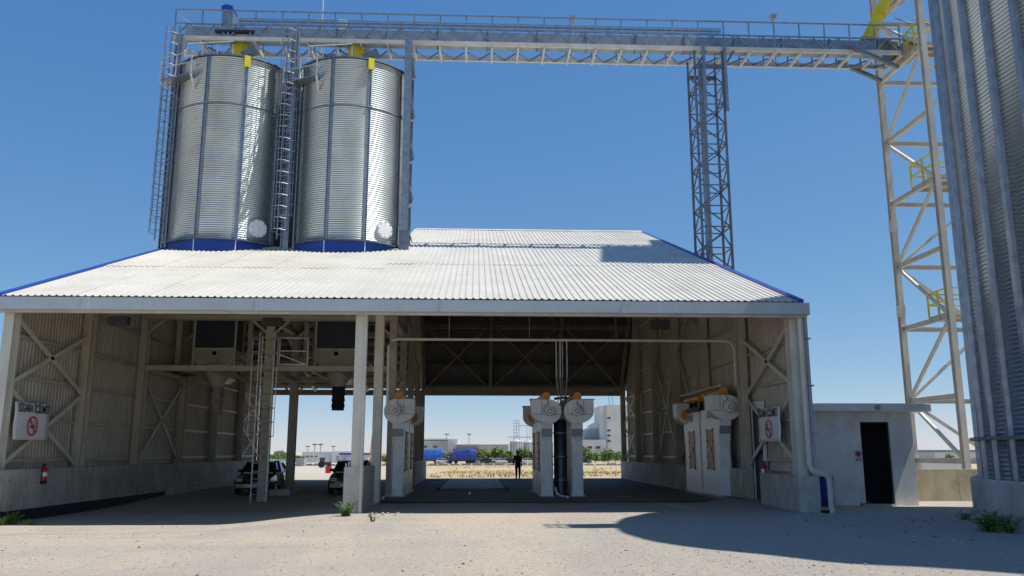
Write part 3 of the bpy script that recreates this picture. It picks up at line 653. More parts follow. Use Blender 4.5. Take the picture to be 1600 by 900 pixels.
for k in range(nb+1):
    x = GA+k*st
    shp('railing_post', MB().box(-.03, .03, 0, .05, 0, 1.55), 'galvsteel', gal, x, GY0, GZ)
    shp('rear_post', MB().box(-.025, .025, -.05, 0, .1, 1.52), 'galvdark', gal, x, GY1, GZ)
    shp('cross_beam', MB().bar((0, 0, -.02), (0, 1.7, -.02), .09, .14), 'cream_light', gal, x, GY0, GZ)
    if k < nb:
        shp('truss_diagonal', MB().bar((.06, .05, .2), (st*.48, .05, .84), .06), 'galvsteel', gal, x, GY0, GZ)
        shp('truss_web', MB().bar((st*.52, .05, .84), (st-.06, .05, .2), .06), 'galvsteel', gal, x, GY0, GZ)
        shp('floor_lacing', MB().bar((.1, .85, .04), (st*.5, 1.62, .04), .06), 'galvdark', gal, x, GY0, GZ)
        shp('floor_lace', MB().bar((st*.5, 1.62, .04), (st-.1, .85, .04), .06), 'galvdark', gal, x, GY0, GZ)
MB().box(GA, GB, GY0+.12, GY0+.28, GZ+.1, GZ+.13).build('walkway_grating', 'galvdark', gal)
nt_ = 14
for k in range(nt_):
    a, b = GA+.4+(GB-1.0-GA-.4)*k/nt_, GA+.4+(GB-1.0-GA-.4)*(k+1)/nt_
    MB().box(a, b-.06, GY0+.3, GY0+.8, GZ+.16, GZ+.86).build('trough_section', 'trough', gal)
    MB().box(b-.07, b+.01, GY0+.27, GY0+.83, GZ+.14, GZ+.9).build('trough_flange', 'galvdark', gal)
ct = MB(); x = GA+2.9; cy = GY0+.55
while x < GA+26.5:
    ct.box(x, x+.035, cy-.02, cy, GZ+1.18, GZ+1.44); x += .11
ct.box(GA+2.8, GA+26.6, cy-.03, cy+.01, GZ+1.42, GZ+1.46).box(GA+2.8, GA+26.6, cy-.03, cy+.01, GZ+1.15, GZ+1.19).box(GA+2.8, GA+26.6, cy-.005, cy+.005, GZ+1.26, GZ+1.36)
x = GA+3.0
while x < GA+26.6: ct.box(x-.02, x+.02, cy, cy+.04, GZ+.85, GZ+1.4); x += 2.56
ct.build('cable_tray', 'galvsteel', gal)
# outlets above the silos, drive motor, end frame
for cx, n_ in ((S1X, 0), (S2X, 1)):
    MB().lathe([(.9, GZ+.5), (.85, GZ+.35), (.44, GZ+.1), (.4, GZ+.05)], 4, (cx, SCY, 0), PI/4, PI/4+2*PI).build('outlet_hopper', 'galvsteel', gal)
pm = PY(357, 28, 38.2)
MB().box(pm.x-.22, pm.x+.3, 37.9, 38.6, GZ+.8, GZ+1.95).build('drive_gearbox', 'galvsteel', gal)
MB().prism([(pm.x-.25, GZ+1.95), (pm.x+.32, GZ+1.95), (pm.x+.28, GZ+2.12), (pm.x-.05, GZ+2.2), (pm.x-.25, GZ+2.1)], 37.8, 38.6, 'y').build('drive_cover', 'blue', gal)
MB().bar((pm.x-.3, GY0+.1, GZ+.5), (pm.x+1.6, GY0+.1, GZ+.5), .2, .12).build('motor_bracket', 'darkmetal', gal)
MB().bar((GA, GY0+.4, GZ+1.5), (GA+1.1, GY0+.4, GZ+.75), .06).build('end_brace', 'galvrail', gal)
MB().box(GA-.02, GA+.06, GY0, GY1, GZ+.0, GZ+.2).build('end_chord', 'cream', gal)
pw = PY(537, 22, 38.6); MB().box(pw.x-.2, pw.x+.2, 38.4, 38.8, GZ+1.35, GZ+1.85).build('control_cabinet', 'white', gal)
pb_ = PY(230 / 1 + 0, 40, 37.3)
for px, top, m in ((503, 3.6, 0), (895, 2.55, 1), (1209, 2.9, 1)):
    p = PY(px, 30, 38.8); MB().tube([(p.x, GY1-.05, GZ+.2), (p.x, GY1-.05, GZ+top)], .03, 6).build('lamp_pole', 'galvrail', gal)
    if m: 
        l = MB().prism([(p.x-.16, GZ+top), (p.x+.16, GZ+top), (p.x+.12, GZ+top-.22), (p.x-.04, GZ+top-.3)], GY1-.2, GY1+.1, 'y').build('floodlight_head', 'fargrey', gal)
# slanted hangers from the right end
e0 = PY(1388, 110, 37.5)
for a, b in ((PY(1326, 72, GY0-.1), PY(1404, 105, GY0-.1)), (PY(1308, 97, GY1), PY(1377, 126, GY1))):
    MB().bar(a, b, .17, .17).build('end_strut', 'galvdark', gal)
MB().box(GB-1.7, GB-.3, GY0+.3, GY0+1.3, GZ+.86, GZ+1.0).build('inlet_plate', 'galvdark', gal)
MB().box(GB-.3, GB+.05, GY0+.3, GY0+1.3, GZ+.15, GZ+.85).build('tail_box', 'galvdark', gal)

# ================================================================ lattice tower under the gallery
lt = thing('lattice_tower', 'slim galvanised lattice tower carrying the gallery beside the shed', 'tower', (10.95, 38.1, 0))
lx0, lx1, ly0, ly1 = 10.55, 11.92, 37.3, 38.6
for x in (lx0, lx1):
    for y in (ly0, ly1): MB().bar((x, y, -.1), (x, y, 20.1), .1).build('leg', 'galvdark', lt)
MB().tube([(11.05, 38.0, -.1), (11.05, 38.0, 20.6)], .16, 10).build('down_pipe', 'galvsteel', lt, True)
levels = [8.0+1.02*k for k in range(13)]
for i, z in enumerate(levels):
    for p, q in (((lx0, ly0), (lx1, ly0)), ((lx1, ly0), (lx1, ly1)), ((lx0, ly1), (lx1, ly1)), ((lx0, ly0), (lx0, ly1))):
        MB().bar((*p, z), (*q, z), .05).build('strut', 'galvdark', lt)
        if i+1 < len(levels):
            p2, q2 = (p, q) if i % 2 else (q, p)
            MB().bar((*p2, z), (*q2, levels[i+1]), .055).build('diagonal', 'galvdark', lt)
for z in (2, 5): 
    MB().bar((lx0, ly0, z), (lx1, ly0, z), .07).build('strut', 'galvdark', lt)
for x in (lx0+.42, lx1+.1): MB().bar((x, ly0-.12, 17.8), (x, ly0-.12, 21.2), .14, .1).build('hanger_channel', 'galvsteel', lt)
for s, x in ((-1, lx0), (1, lx1)):
    MB().bar((x, ly0, 20.0), (x+(.9 if s < 0 else -.9)*-1*0+.6, ly0, 21.0), .1).build('head_strut', 'galvdark', lt)
for y in (ly0, ly1): MB().box(lx0-.05, lx1+.05, y-.06, y+.06, 20.05, 20.2).build('head_beam', 'galvdark', lt)
for x in (lx0, lx1):
    for y in (ly0, ly1): MB().bar((x, y, 20.2), (x, y, 21.0), .09).build('head_post', 'galvdark', lt)

# ================================================================ cream elevator tower
et = thing('elevator_tower', 'tall cream steel elevator tower with yellow railed landings behind the big silo', 'tower', (23.3, 38, 0))
tx0, tx1, ty0, ty1 = 21.24, 25.4, 35.9, 40.2
for x in (tx0, tx1):
    for y in (ty0, ty1):
        MB().ibar((x, y, gz(x, y)-.2), (x, y, 34), .26, .28, .03).build('leg', 'towercream', et)
for z in (13.0, 8.6, 1.2):
    MB().box(tx0-.15, tx0+.15, ty1-.16, ty1+.16, z-.3, z+.3).build('splice_plate', 'towercream', et)
lv = [1.3, 4.13, 7.68, 10.85, 14.14, 17.44, 20.83, 24.2, 27.6, 31]
for i, z in enumerate(lv):
    for p, q, nm in (((tx0, ty0), (tx0, ty1), 'side_beam'), ((tx0, ty1), (tx1, ty1), 'rear_beam'), ((tx1, ty0), (tx1, ty1), 'side_beam')):
        MB().ibar((*p, z), (*q, z), .16, .22, .02, (0, 0, 1)).build(nm, 'towercream', et)
    if i % 2 == 0: MB().ibar((tx0, ty0, z), (tx1, ty0, z), .16, .22, .02, (0, 0, 1)).build('front_beam', 'towercream', et)
    if i+1 < len(lv):
        z1 = lv[i+1]; a, b = (ty1, ty0) if i % 2 else (ty0, ty1)
        MB().bar((tx0, a, z), (tx0, b, z1), .13).build('side_diagonal', 'towercream', et)
        MB().bar((tx1, b, z), (tx1, a, z1), .13).build('side_diagonal', 'towercream', et)
        a, b = (tx0, tx1) if i % 2 else (tx1, tx0)
        MB().bar((a, ty1, z), (b, ty1, z1), .13).build('rear_diagonal', 'towercream', et)
def landing(z, y0, y1, x0, x1, kind=0):
    MB().box(x0, x1, y0, y1, z+.12, z+.2).build('landing_plate', 'cream', et)
    for y in (y0+.05, (y0+y1)/2, y1-.05): MB().box(x0, x1, y-.05, y+.05, z-.02, z+.12).build('landing_joist', 'cream', et)
    ps = [(x0, y1), (x0, (y0+y1)/2), (x0, y0), ((x0+x1)/2, y0), (x1, y0), ((x0+x1)/2, y1)]
    for x, y in ps: MB().bar((x, y, z+.15), (x, y, z+1.3), .07).build('guard_post', 'yellow', et)
    for h in (.75, 1.28):
        MB().bar((x0, y1, z+h), (x0, y0, z+h), .065).build('guard_rail', 'yellow', et); MB().bar((x0, y0, z+h), (x1, y0, z+h), .065).build('guard_rail', 'yellow', et); MB().bar((x0, y1, z+h), (x1, y1, z+h), .065).build('guard_rail', 'yellow', et)
landing(14.14, 35.9, 38.0, 21.2, 25); landing(7.68, 35.9, 37.6, 21.2, 25); landing(20.83, 35.9, 37.2, 21.2, 25)
# stair flight beside the gallery end
for k in range(7): MB().box(21.3, 22.1, 36.2+.26*k, 36.44+.26*k, 20.9+.2*k, 20.94+.2*k).build('stair_tread', 'galvdark', et)
for x in (21.25, 22.15): MB().bar((x, 36.1, 21.9), (x, 38.1, 23.4), .05).build('stair_rail', 'galvsteel', et)
MB().box(21.0, 21.7, 37.2, 38.4, 20.95, 21.6).build('transition_box', 'concrete_yellow', et)
# unseen box above the tower, added to cast the oblong shadow on the shed roof
MB().box(18.4, 23.9, 31.2, 37.6, 34.0, 38.2).build('head_house', 'farwall', et)
MB().box(18.9, 26.3, 35.0, 41.0, 33.8, 34.0).build('head_deck', 'galvdark', et)
# yellow spout down to the gallery
q0 = Vector((19.55, 38.0, GZ+.95)); q1 = PY(1397, -30, 38.0)
yp_ = thing('yellow_chute', 'yellow round chute dropping onto the end of the conveyor gallery', 'chute', q0)
MB().tube([q0, q1, q1+(q1-q0)*1.9], .3, 16).build('chute_pipe', 'yellow', yp_, True)
dq = (q1-q0).normalized()
for f in (.05, .55): MB().tube([q0+dq*f*3.2, q0+dq*(f*3.2+.1)], .37, 16).build('chute_flange', 'yellow', yp_)
MB().tube([q0+dq*4, Vector((21.3, 38, (q0+dq*4).z))], .06, 6).build('chute_bracket', 'cream_light', yp_)

# ================================================================ the big silo on the right
BX, BY, BR, BH, BZ = 20.0, 17.95, 7.72, 19.0, 1.05
bs = thing('storage_silo', 'huge galvanised corrugated storage silo on a round concrete base', 'silo', (BX, BY, 0))
nsec = 52; st = 2*PI/nsec
for zi, (za, zb) in enumerate(((BZ, 7.5), (7.5, 13.5), (13.5, BH))):
    me = corr_sector(BR, za, zb, -st/2, st/2, .105, .018, 4).mesh('shell_panel', True); me.materials.append(M['bigsilo'])
    for k in range(nsec): link('shell_panel', me, bs, (0, 0, 0), (0, 0, st*(k+.5)))
me = MB().prism([(BR-.01, -.1), (BR+.03, -.1), (BR+.12, -.07), (BR+.12, .07), (BR+.03, .1), (BR-.01, .1)], BZ, BH, 'z').mesh('stiffener'); me.materials.append(M['galvsteel'])
for k in range(nsec): link('stiffener', me, bs, (0, 0, 0), (0, 0, st*k))
MB().lathe([(BR, 1.98), (BR+.22, 1.98), (BR+.22, 2.06), (BR, 2.06)], 96).build('wind_ring', 'galvsteel', bs, True, local=True)
MB().lathe([(BR+.3, -.4), (BR+.3, BZ-.04), (BR+.26, BZ), (BR-.4, BZ+.005)], 96).build('concrete_base', 'concrete', bs, True, local=True)
MB().lathe([(BR+.25, BH-.05), (BR+.25, BH+.05), (1.0, BH+4.2), (1.0, BH+4.7), (0, BH+4.7)], 64).build('silo_roof', 'galvdark', bs, False, local=True)
MB().box(-BR-1.3, -BR+.3, .6, 1.7, BH-.1, BH).build('eave_platform', 'galvsteel', bs, local=True)
for y in (.6, 1.15, 1.7): MB().bar((-BR-1.25, y, BH), (-BR-1.25, y, BH+1.1), .07).build('rail_post', 'galvrail', bs, local=True)
for h in (.55, 1.1):
    MB().bar((-BR-1.25, .6, BH+h), (-BR-1.25, 1.7, BH+h), .07).build('rail', 'galvrail', bs, local=True)
    for y in (.6, 1.7): MB().bar((-BR-1.25, y, BH+h), (-BR+.3, y, BH+h), .07).build('rail', 'galvrail', bs, local=True)
# ================================================================ dust-suction units beside the lanes
def unit(x, y, z, sx, sy, label, tz=1.0):
    u = thing('dust_suction_unit', label, 'dust extractor', (x, y, z), 'white dust suction units along the lanes')
    def T(mb):
        mb.v = [(sx*a, sy*b, c*tz) for a, b, c in mb.v]; return mb
    def B(mb, name, m, par=None, smooth=False): return T(mb).build(name, m, par or u, smooth, local=True)
    B(MB().prism([(0, .05), (2.35, .05), (2.35, 3.3), (.28, 3.3), (.28, 2.85), (-.16, 2.85), (-.16, 2.66), (0, 2.15)], -.22, .22, 'x'), 'body', 'white')
    B(MB().box(-.3, .3, -.1, 2.4, -.02, .06), 'base_plate', 'fascia')
    B(MB().box(.18, .235, -.012, .03, .2, 2.1), 'edge_strip', 'galvsteel')
    B(MB().bar((0, -.09, 2.33), (0, -.17, 2.62), .42, .02, (0, -1, .4)), 'louvre_recess', 'fargrey')
    for k in range(5): B(MB().bar((-.2, -.1-.018*k, 2.36+.055*k), (.2, -.1-.018*k, 2.36+.055*k), .03, .012), 'louvre_slat', 'galvsteel')
    # fan housing: round on one side, square inlet on the other
    cz, r, cx = 3.29, .46, .06
    P = [(-.6, cz+r), (cx, cz+r)]+[(cx+r*math.cos(a), cz+r*math.sin(a)) for a in [PI/2-k*PI/14 for k in range(1, 15)]]+[(cx-.66*math.sin(a), cz-r*math.cos(a)) for a in [k*PI/2/8 for k in range(1, 9)]]
    fh = B(MB().prism(P, -.4, .26, 'y'), 'fan_housing', 'white')
    P2 = [(cx+(px-cx)*1.03, cz+(pz-cz)*1.03) for px, pz in P]
    for ya in (-.42, .25): B(MB().prism(P2, ya, ya+.03, 'y'), 'housing_flange', 'white', fh)
    B(MB().box(-.66, -.1, -.46, .32, cz+r+.005, cz+r+.035), 'inlet_flange', 'fargrey', fh)
    B(MB().box(-.24, -.22, -.435, -.42, cz-.1, cz+r-.02), 'seam', 'fargrey', fh)
    B(MB().box(-.58, .5, -.435, -.42, cz-.12, cz-.1), 'seam', 'fargrey', fh)
    mo = B(MB().lathe([(0, .42), (.22, .42), (.22, .46), (.18, .47), (.18, .72), (.16, .76), (.07, .77), (0, .77)], 20, (cx, 0, cz), axis='y'), 'motor', 'white')
    B(MB().lathe([(.06, .775), (.1, .775), (.1, .79), (.06, .79)], 16, (cx, 0, cz), axis='y'), 'motor_cowl', 'fargrey', mo)
    B(MB().tube([(cx-.1, -.5, cz-.08), (cx-.22, -.5, cz), (cx-.2, -.5, cz+.18), (cx-.02, -.5, cz+.3), (cx-.08, -.4, cz+.5)], .014, 6), 'motor_cable', 'black', mo)
    B(MB().lathe([(0, -.29), (.26, -.29), (.26, -.36), (0, -.36)], 20, (-.16, 0, cz-.02), axis='y'), 'inlet_ring', 'orange', fh)
    # orange air tube on top, valves
    B(MB().tube([(-.02, -.22, 3.9), (-.02, 2.2, 3.9)], .165, 16), 'air_tube', 'orange', None, True)
    for yy in (.45, 1.2, 2.0): B(MB().box(-.1, .06, yy-.04, yy+.04, 3.28, 3.8), 'tube_saddle', 'darkmetal')
    for k in range(7): B(MB().tube([(-.16, .5+.24*k, 3.3), (-.16, .5+.24*k, 3.52)], .045, 8), 'pulse_valve', 'darkmetal')
    # plywood door and upper hatch on the lane side
    do = B(MB().box(-.242, -.22, .78, 1.5, 1.02, 2.5), 'access_door', 'wood')
    for a, b, c, d_ in ((.72, .79, .98, 2.54), (1.49, 1.56, .98, 2.54)): B(MB().box(-.255, -.22, a, b, c, d_), 'door_frame', 'wood', do)
    for c in (.96, 2.5): B(MB().box(-.255, -.22, .72, 1.56, c, c+.05), 'door_frame', 'darkmetal', do)
    for yy in (.95, 1.2): B(MB().box(-.28, -.24, yy, yy+.13, 1.66, 1.84), 'door_handle', 'darkmetal', do)
    for zz in (1.0, 1.45, 2.05, 2.48):
        for yy in (.74, 1.52): B(MB().box(-.28, -.24, yy-.05, yy+.05, zz, zz+.05), 'door_latch', 'darkmetal', do)
    B(MB().box(-.24, -.22, .85, 1.4, 2.95, 3.2), 'upper_hatch', 'wood')
    return u
UY = 32.6
unit(-2.95, UY, 0, -1, 1, 'white suction unit by the row of dark columns, motor towards the yard', .98)
unit(-2.95, UY+5.0, 0, -1, -1, 'white suction unit by the dark columns, behind the first with fan turned away', .98)
unit(2.77, UY, 0, 1, 1, 'white suction unit in the middle island facing the weighbridge, motor towards the yard', .98)
unit(2.77, UY+5.0, 0, 1, -1, 'white suction unit in the middle island facing the weighbridge, fan towards the field', .98)
unit(3.94, UY, 0, -1, 1, 'white suction unit in the middle island facing the right wall, motor towards the yard', .98)
unit(3.94, UY+5.0, 0, -1, -1, 'white suction unit in the middle island facing the right wall, fan towards the field', .98)
unit(9.22, 30.9, .08, 1, 1, 'white suction unit against the right wall, motor towards the yard', .98)
unit(9.22, 35.9, .05, 1, -1, 'white suction unit against the right wall, fan towards the field', .98)
# cables dropping from the conduit to the island, pipework between the island units
cab = thing('cable_drop', 'bundle of thin pipes dropping from the conduit to the middle suction units', 'pipes', (3.3, 30, 3.6))
for k, (dx, m) in enumerate(((-.16, 'galvrail'), (-.02, 'galvrail'), (.06, 'galvsteel'), (.22, 'galvrail'))):
    MB().tube([(3.05+dx, 29.36, pc), (3.12+dx, 31.5, pc-1.1), (3.33+dx*.6, 32.9, 3.7), (3.34+dx*.6, 33.0, 3.2)] if False else [(3.02+dx, 29.36, pc-.02), (3.02+dx, 29.5, 4.3), (3.2+dx*.8, 31.0, 3.95), (3.33+dx*.6, 32.75, 3.6), (3.34+dx*.6, 32.8, 3.1)], .022, 6).build('drop_pipe', m, cab, True)
MB().box(3.13, 3.6, 32.75, 33.1, 2.95, 3.25).build('junction_box', 'fargrey', cab)
for z in (3.3, 3.5, 3.75): MB().tube([(3.1, 32.9, z), (3.62, 32.9, z+.06)], .05, 8).build('valve', 'darkmetal', cab)
dp = thing('steel_duct', 'dark glossy round duct standing between the middle suction units', 'duct', (3.35, 33.3, 0))
MB().lathe([(.26, -.02), (.26, 3.0), (.2, 3.1), (0, 3.1)], 24, (3.35, 33.2, 0)).build('duct_shell', 'darkmetal', dp, True)
for z in (.6, 1.5, 2.4): MB().lathe([(.26, z), (.29, z), (.29, z+.05), (.26, z+.05)], 24, (3.35, 33.2, 0)).build('duct_clamp', 'galvdark', dp)
hs = thing('hose', 'pale hose lying on the floor at the middle suction units', 'hose', (3.3, 32.3, 0))
MB().tube([(3.1, 32.75, .35), (3.14, 32.5, .12), (3.3, 32.3, .05), (3.42, 32.0, .05), (3.45, 31.6, .05)], .045, 8).build('hose_pipe', 'white', hs, True)
h2 = thing('hose', 'short pale hose at the foot of the suction unit by the columns', 'hose', (-3.2, 32, 0))
MB().tube([(-3.1, 32.7, .3), (-3.25, 32.2, .08), (-3.4, 31.6, .05), (-3.3, 31.2, .05)], .04, 8).build('hose_pipe', 'galvrail', h2, True)
up_ = thing('wall_fan_pipe', 'slanted white pipe above the suction units on the right wall', 'pipe', (9.2, 33, 4.0))
MB().tube([(9.05, 30.6, 4.12), (9.05, 36.6, 4.12)], .05, 8).build('air_pipe', 'cream_light', up_, True)
for y in (31.2, 35): MB().tube([(9.05, y, 4.1), (9.15, y, 3.85)], .03, 6).build('pipe_link', 'galvdark', up_)

# ================================================================ signs, extinguishers
def smoke_sign(c, w, h, nx, label):
    """vinyl no-smoking banner hanging in a wall plane X=const, facing nx"""
    s = thing('no_smoking_banner', label, 'sign', c)
    mb = MB(); n = 8
    for i in range(n+1):
        for j in range(n+1):
            a, b = i/n-.5, j/n-.5; mb.v.append((nx*(.02*math.sin(5*a+2*b)+.012*math.sin(9*b)), a*w, b*h))
    mb.f = [(i*(n+1)+j, (i+1)*(n+1)+j, (i+1)*(n+1)+j+1, i*(n+1)+j+1) for i in range(n) for j in range(n)]
    o = mb.build('banner_sheet', 'sign', s, True, local=True); md = o.modifiers.new('thickness', 'SOLIDIFY'); md.thickness = .012
    rot = (PI/2, 0, PI/2 if nx > 0 else -PI/2); off = nx*.045
    t = link('lettering', text_mesh('SİGARA İÇİLMEZ', .27, 'ink', .004), s, (off, 0, h*.33), rot)
    tw = max(v.co.x for v in t.data.vertices)-min(v.co.x for v in t.data.vertices); t.scale = (w*.92/tw, 1.2, 1)
    R = h*.27; ring = MB(); prof = [(R-.05, 0), (R, 0), (R, .008), (R-.05, .008), (R-.05, 0)]
    ring.lathe(prof, 32, (nx*.035, 0, -h*.13), axis='x'); ring.build('red_ring', 'redink', s, local=True)
    MB().bar((nx*.04, -nx*.6*R, -h*.13+R*.7), (nx*.04, nx*.6*R, -h*.13-R*.7), .008, .05, (0, 1, 0)).build('red_slash', 'redink', s, local=True)
    MB().bar((nx*.045, -R*.55, -h*.13-.02), (nx*.045, R*.5, -h*.13-.02), .008, .045, (0, 0, 1)).build('cigarette', 'ink', s, local=True)
    MB().bar((nx*.045, R*.4, -h*.13+.0), (nx*.045, R*.2, -h*.13+R*.5), .008, .025, (0, 1, 0)).build('smoke_mark', 'redink', s, local=True)
    return s
pa, pb = PY(38, 632, 26.2), PY(86, 688, 28.2)
smoke_sign((XL+.12, 26.05, 2.6), 1.95, 1.1, 1, 'white no-smoking banner on the left shed wall above a concrete base')
smoke_sign((XR-.2, 26.75, 2.56), 1.95, 1.08, -1, 'white no-smoking banner on the right shed wall beside the small door')
def extinguisher(x, y, z, label):
    e = thing('fire_extinguisher', label, 'extinguisher', (x, y, z))
    MB().lathe([(.0, 0), (.075, 0), (.085, .03), (.085, .42), (.06, .5), (.03, .53), (.03, .57)], 16).build('cylinder', 'red', e, True, local=True)
    MB().lathe([(.087, .0), (.087, .1), (.084, .1)], 16).build('foot_band', 'tar', e, local=True)
    MB().lathe([(.0865, .22), (.0865, .34), (.085, .34)], 16).build('label_band', 'white', e, local=True)
    MB().box(-.03, .03, -.12, .06, .55, .6).build('valve_handle', 'black', e, local=True)
    MB().tube([(0, -.05, .56), (0, -.15, .5), (0, -.14, .2)], .015, 6).build('hose', 'black', e, local=True)
    MB().box(-.12, .12, -.02, .02, .4, .44).build('bracket', 'darkmetal', e, local=True)
    return e
extinguisher(XL+.3, 26.75, .74, 'red fire extinguisher hung on the left concrete wall')
extinguisher(XR-.06, 27.9, .8, 'red fire extinguisher hung beside the right no-smoking banner')
# pipe the right extinguisher hangs above
sp_ = thing('stand_pipe', 'grey stand pipe below the fire extinguisher on the right wall', 'pipe', (XR-.1, 28, 0))
MB().tube([(XR-.07, 28.0, -.1), (XR-.07, 28.0, .8)], .07, 10).build('pipe_shaft', 'galvdark', sp_, True)
MB().tube([(XR-.07, 28.0, .05), (XR-.1, 27.6, .02), (XR-.1, 27.3, -.02)], .03, 6).build('pipe_foot', 'white', sp_, True)

# ================================================================ hut, drum, yard wall
hut = thing('gatehouse_hut', 'small white plastered hut with flat roof slab and dark open doorway', 'hut', (12.2, 28.5, 0))
hy = 27.0; hx0, hx1 = 10.2, 14.28; dx0, dx1, dz = 12.55, 13.52, 2.66
MB().box(hx0, dx0, hy, hy+.2, -.3, 2.98).build('wall', 'plaster', hut)
MB().box(dx1, hx1, hy, hy+.2, -.3, 2.98).build('wall', 'plaster', hut)
MB().box(dx0, dx1, hy, hy+.2, dz, 2.98).build('lintel', 'plaster', hut)
for a, b in ((hx0, hx0+.2), (hx1-.2, hx1)): MB().box(a, b, hy+.201, hy+3, -.3, 2.98).build('wall', 'plaster', hut)
MB().box(hx0+.2, hx1-.2, hy+2.8, hy+3, -.3, 2.98).build('wall', 'plaster', hut)
rf = MB().box(10.1, 14.75, hy-.45, hy+3.3, 2.981, 3.24).build('roof_slab', 'plaster', hut)
bv = rf.modifiers.new('edge', 'BEVEL'); bv.width = .02
MB().box(dx0, dx1, hy-.04, hy+.3, -.1, .05).build('door_sill', 'concrete', hut)
for x in (dx0, dx1-.05): MB().box(x, x+.05, hy+.08, hy+.16, .05, dz).build('door_frame', 'darkmetal', hut)
MB().box(dx0+.05, dx1-.05, hy+.1, hy+.15, dz-.05, dz).build('door_frame', 'darkmetal', hut)
MB().box(dx0+.06, dx0+.1, hy+.2, hy+1.0, .06, dz-.06).build('door_leaf', 'darkmetal', hut)
MB().box(hx0+.2, hx1-.2, hy+1.2, hy+1.25, -.1, 2.97).build('inner_partition', 'tar', hut)  # black panel put in for the darkness inside the hut
MB().lathe([(.09, 0), (.09, .06), (0, .06)], 14, (12.95, hy-.45, 3.1), axis='y').build('soffit_lamp', 'fargrey', hut)
ps = PY(1341, 711, hy-.02)
sg = thing('prohibition_sign', 'small white prohibition sign beside the doorway of the hut', 'sign', ps)
MB().box(-.13, .13, -.01, .02, -.2, .2).build('plate', 'sign', sg, local=True)
MB().lathe([(.075, .012), (.105, .012), (.105, .018), (.075, .018)], 24, (0, 0, .04), axis='y').build('red_ring', 'redink', sg, local=True)
MB().bar((-.06, -.016, .1), (.06, -.016, -.02), .006, .022, (1, 0, 1)).build('red_slash', 'redink', sg, local=True)
MB().lathe([(0, .011), (.06, .011), (.06, .014), (0, .014)], 16, (0, 0, .04), axis='y').build('symbol', 'ink', sg, local=True)
for k in range(2): MB().box(-.1, .1, -.014, -.01, -.13-.045*k, -.105-.045*k).build('text_line', 'ink', sg, local=True)
dr = PZ(1298, 789, -.04); dr = Vector((dr.x-.35, hy-.35, gz(11, 26.6)))
dm = thing('steel_drum', 'blue steel drum standing between the rainwater pipe and the hut', 'barrel', (11.15, hy-.36, -.05))
MB().lathe([(0, 0), (.22, 0), (.23, .02), (.22, .3), (.235, .33), (.22, .36), (.22, .62), (.235, .65), (.22, .68), (.22, .95), (.235, .98), (.21, .98), (.2, .93), (0, .93)], 24).build('drum_shell', 'blue', dm, True, local=True)
yw = thing('yard_wall', 'low yellowish concrete yard wall between hut and big silo', 'wall', (17.5, 29.4, 0))
for k in range(4): MB().box(14.4+k*2.6, 14.4+(k+1)*2.6-.01, 29.3, 29.5, -.4, 1.1).build('wall_panel', 'concrete_yellow', yw)

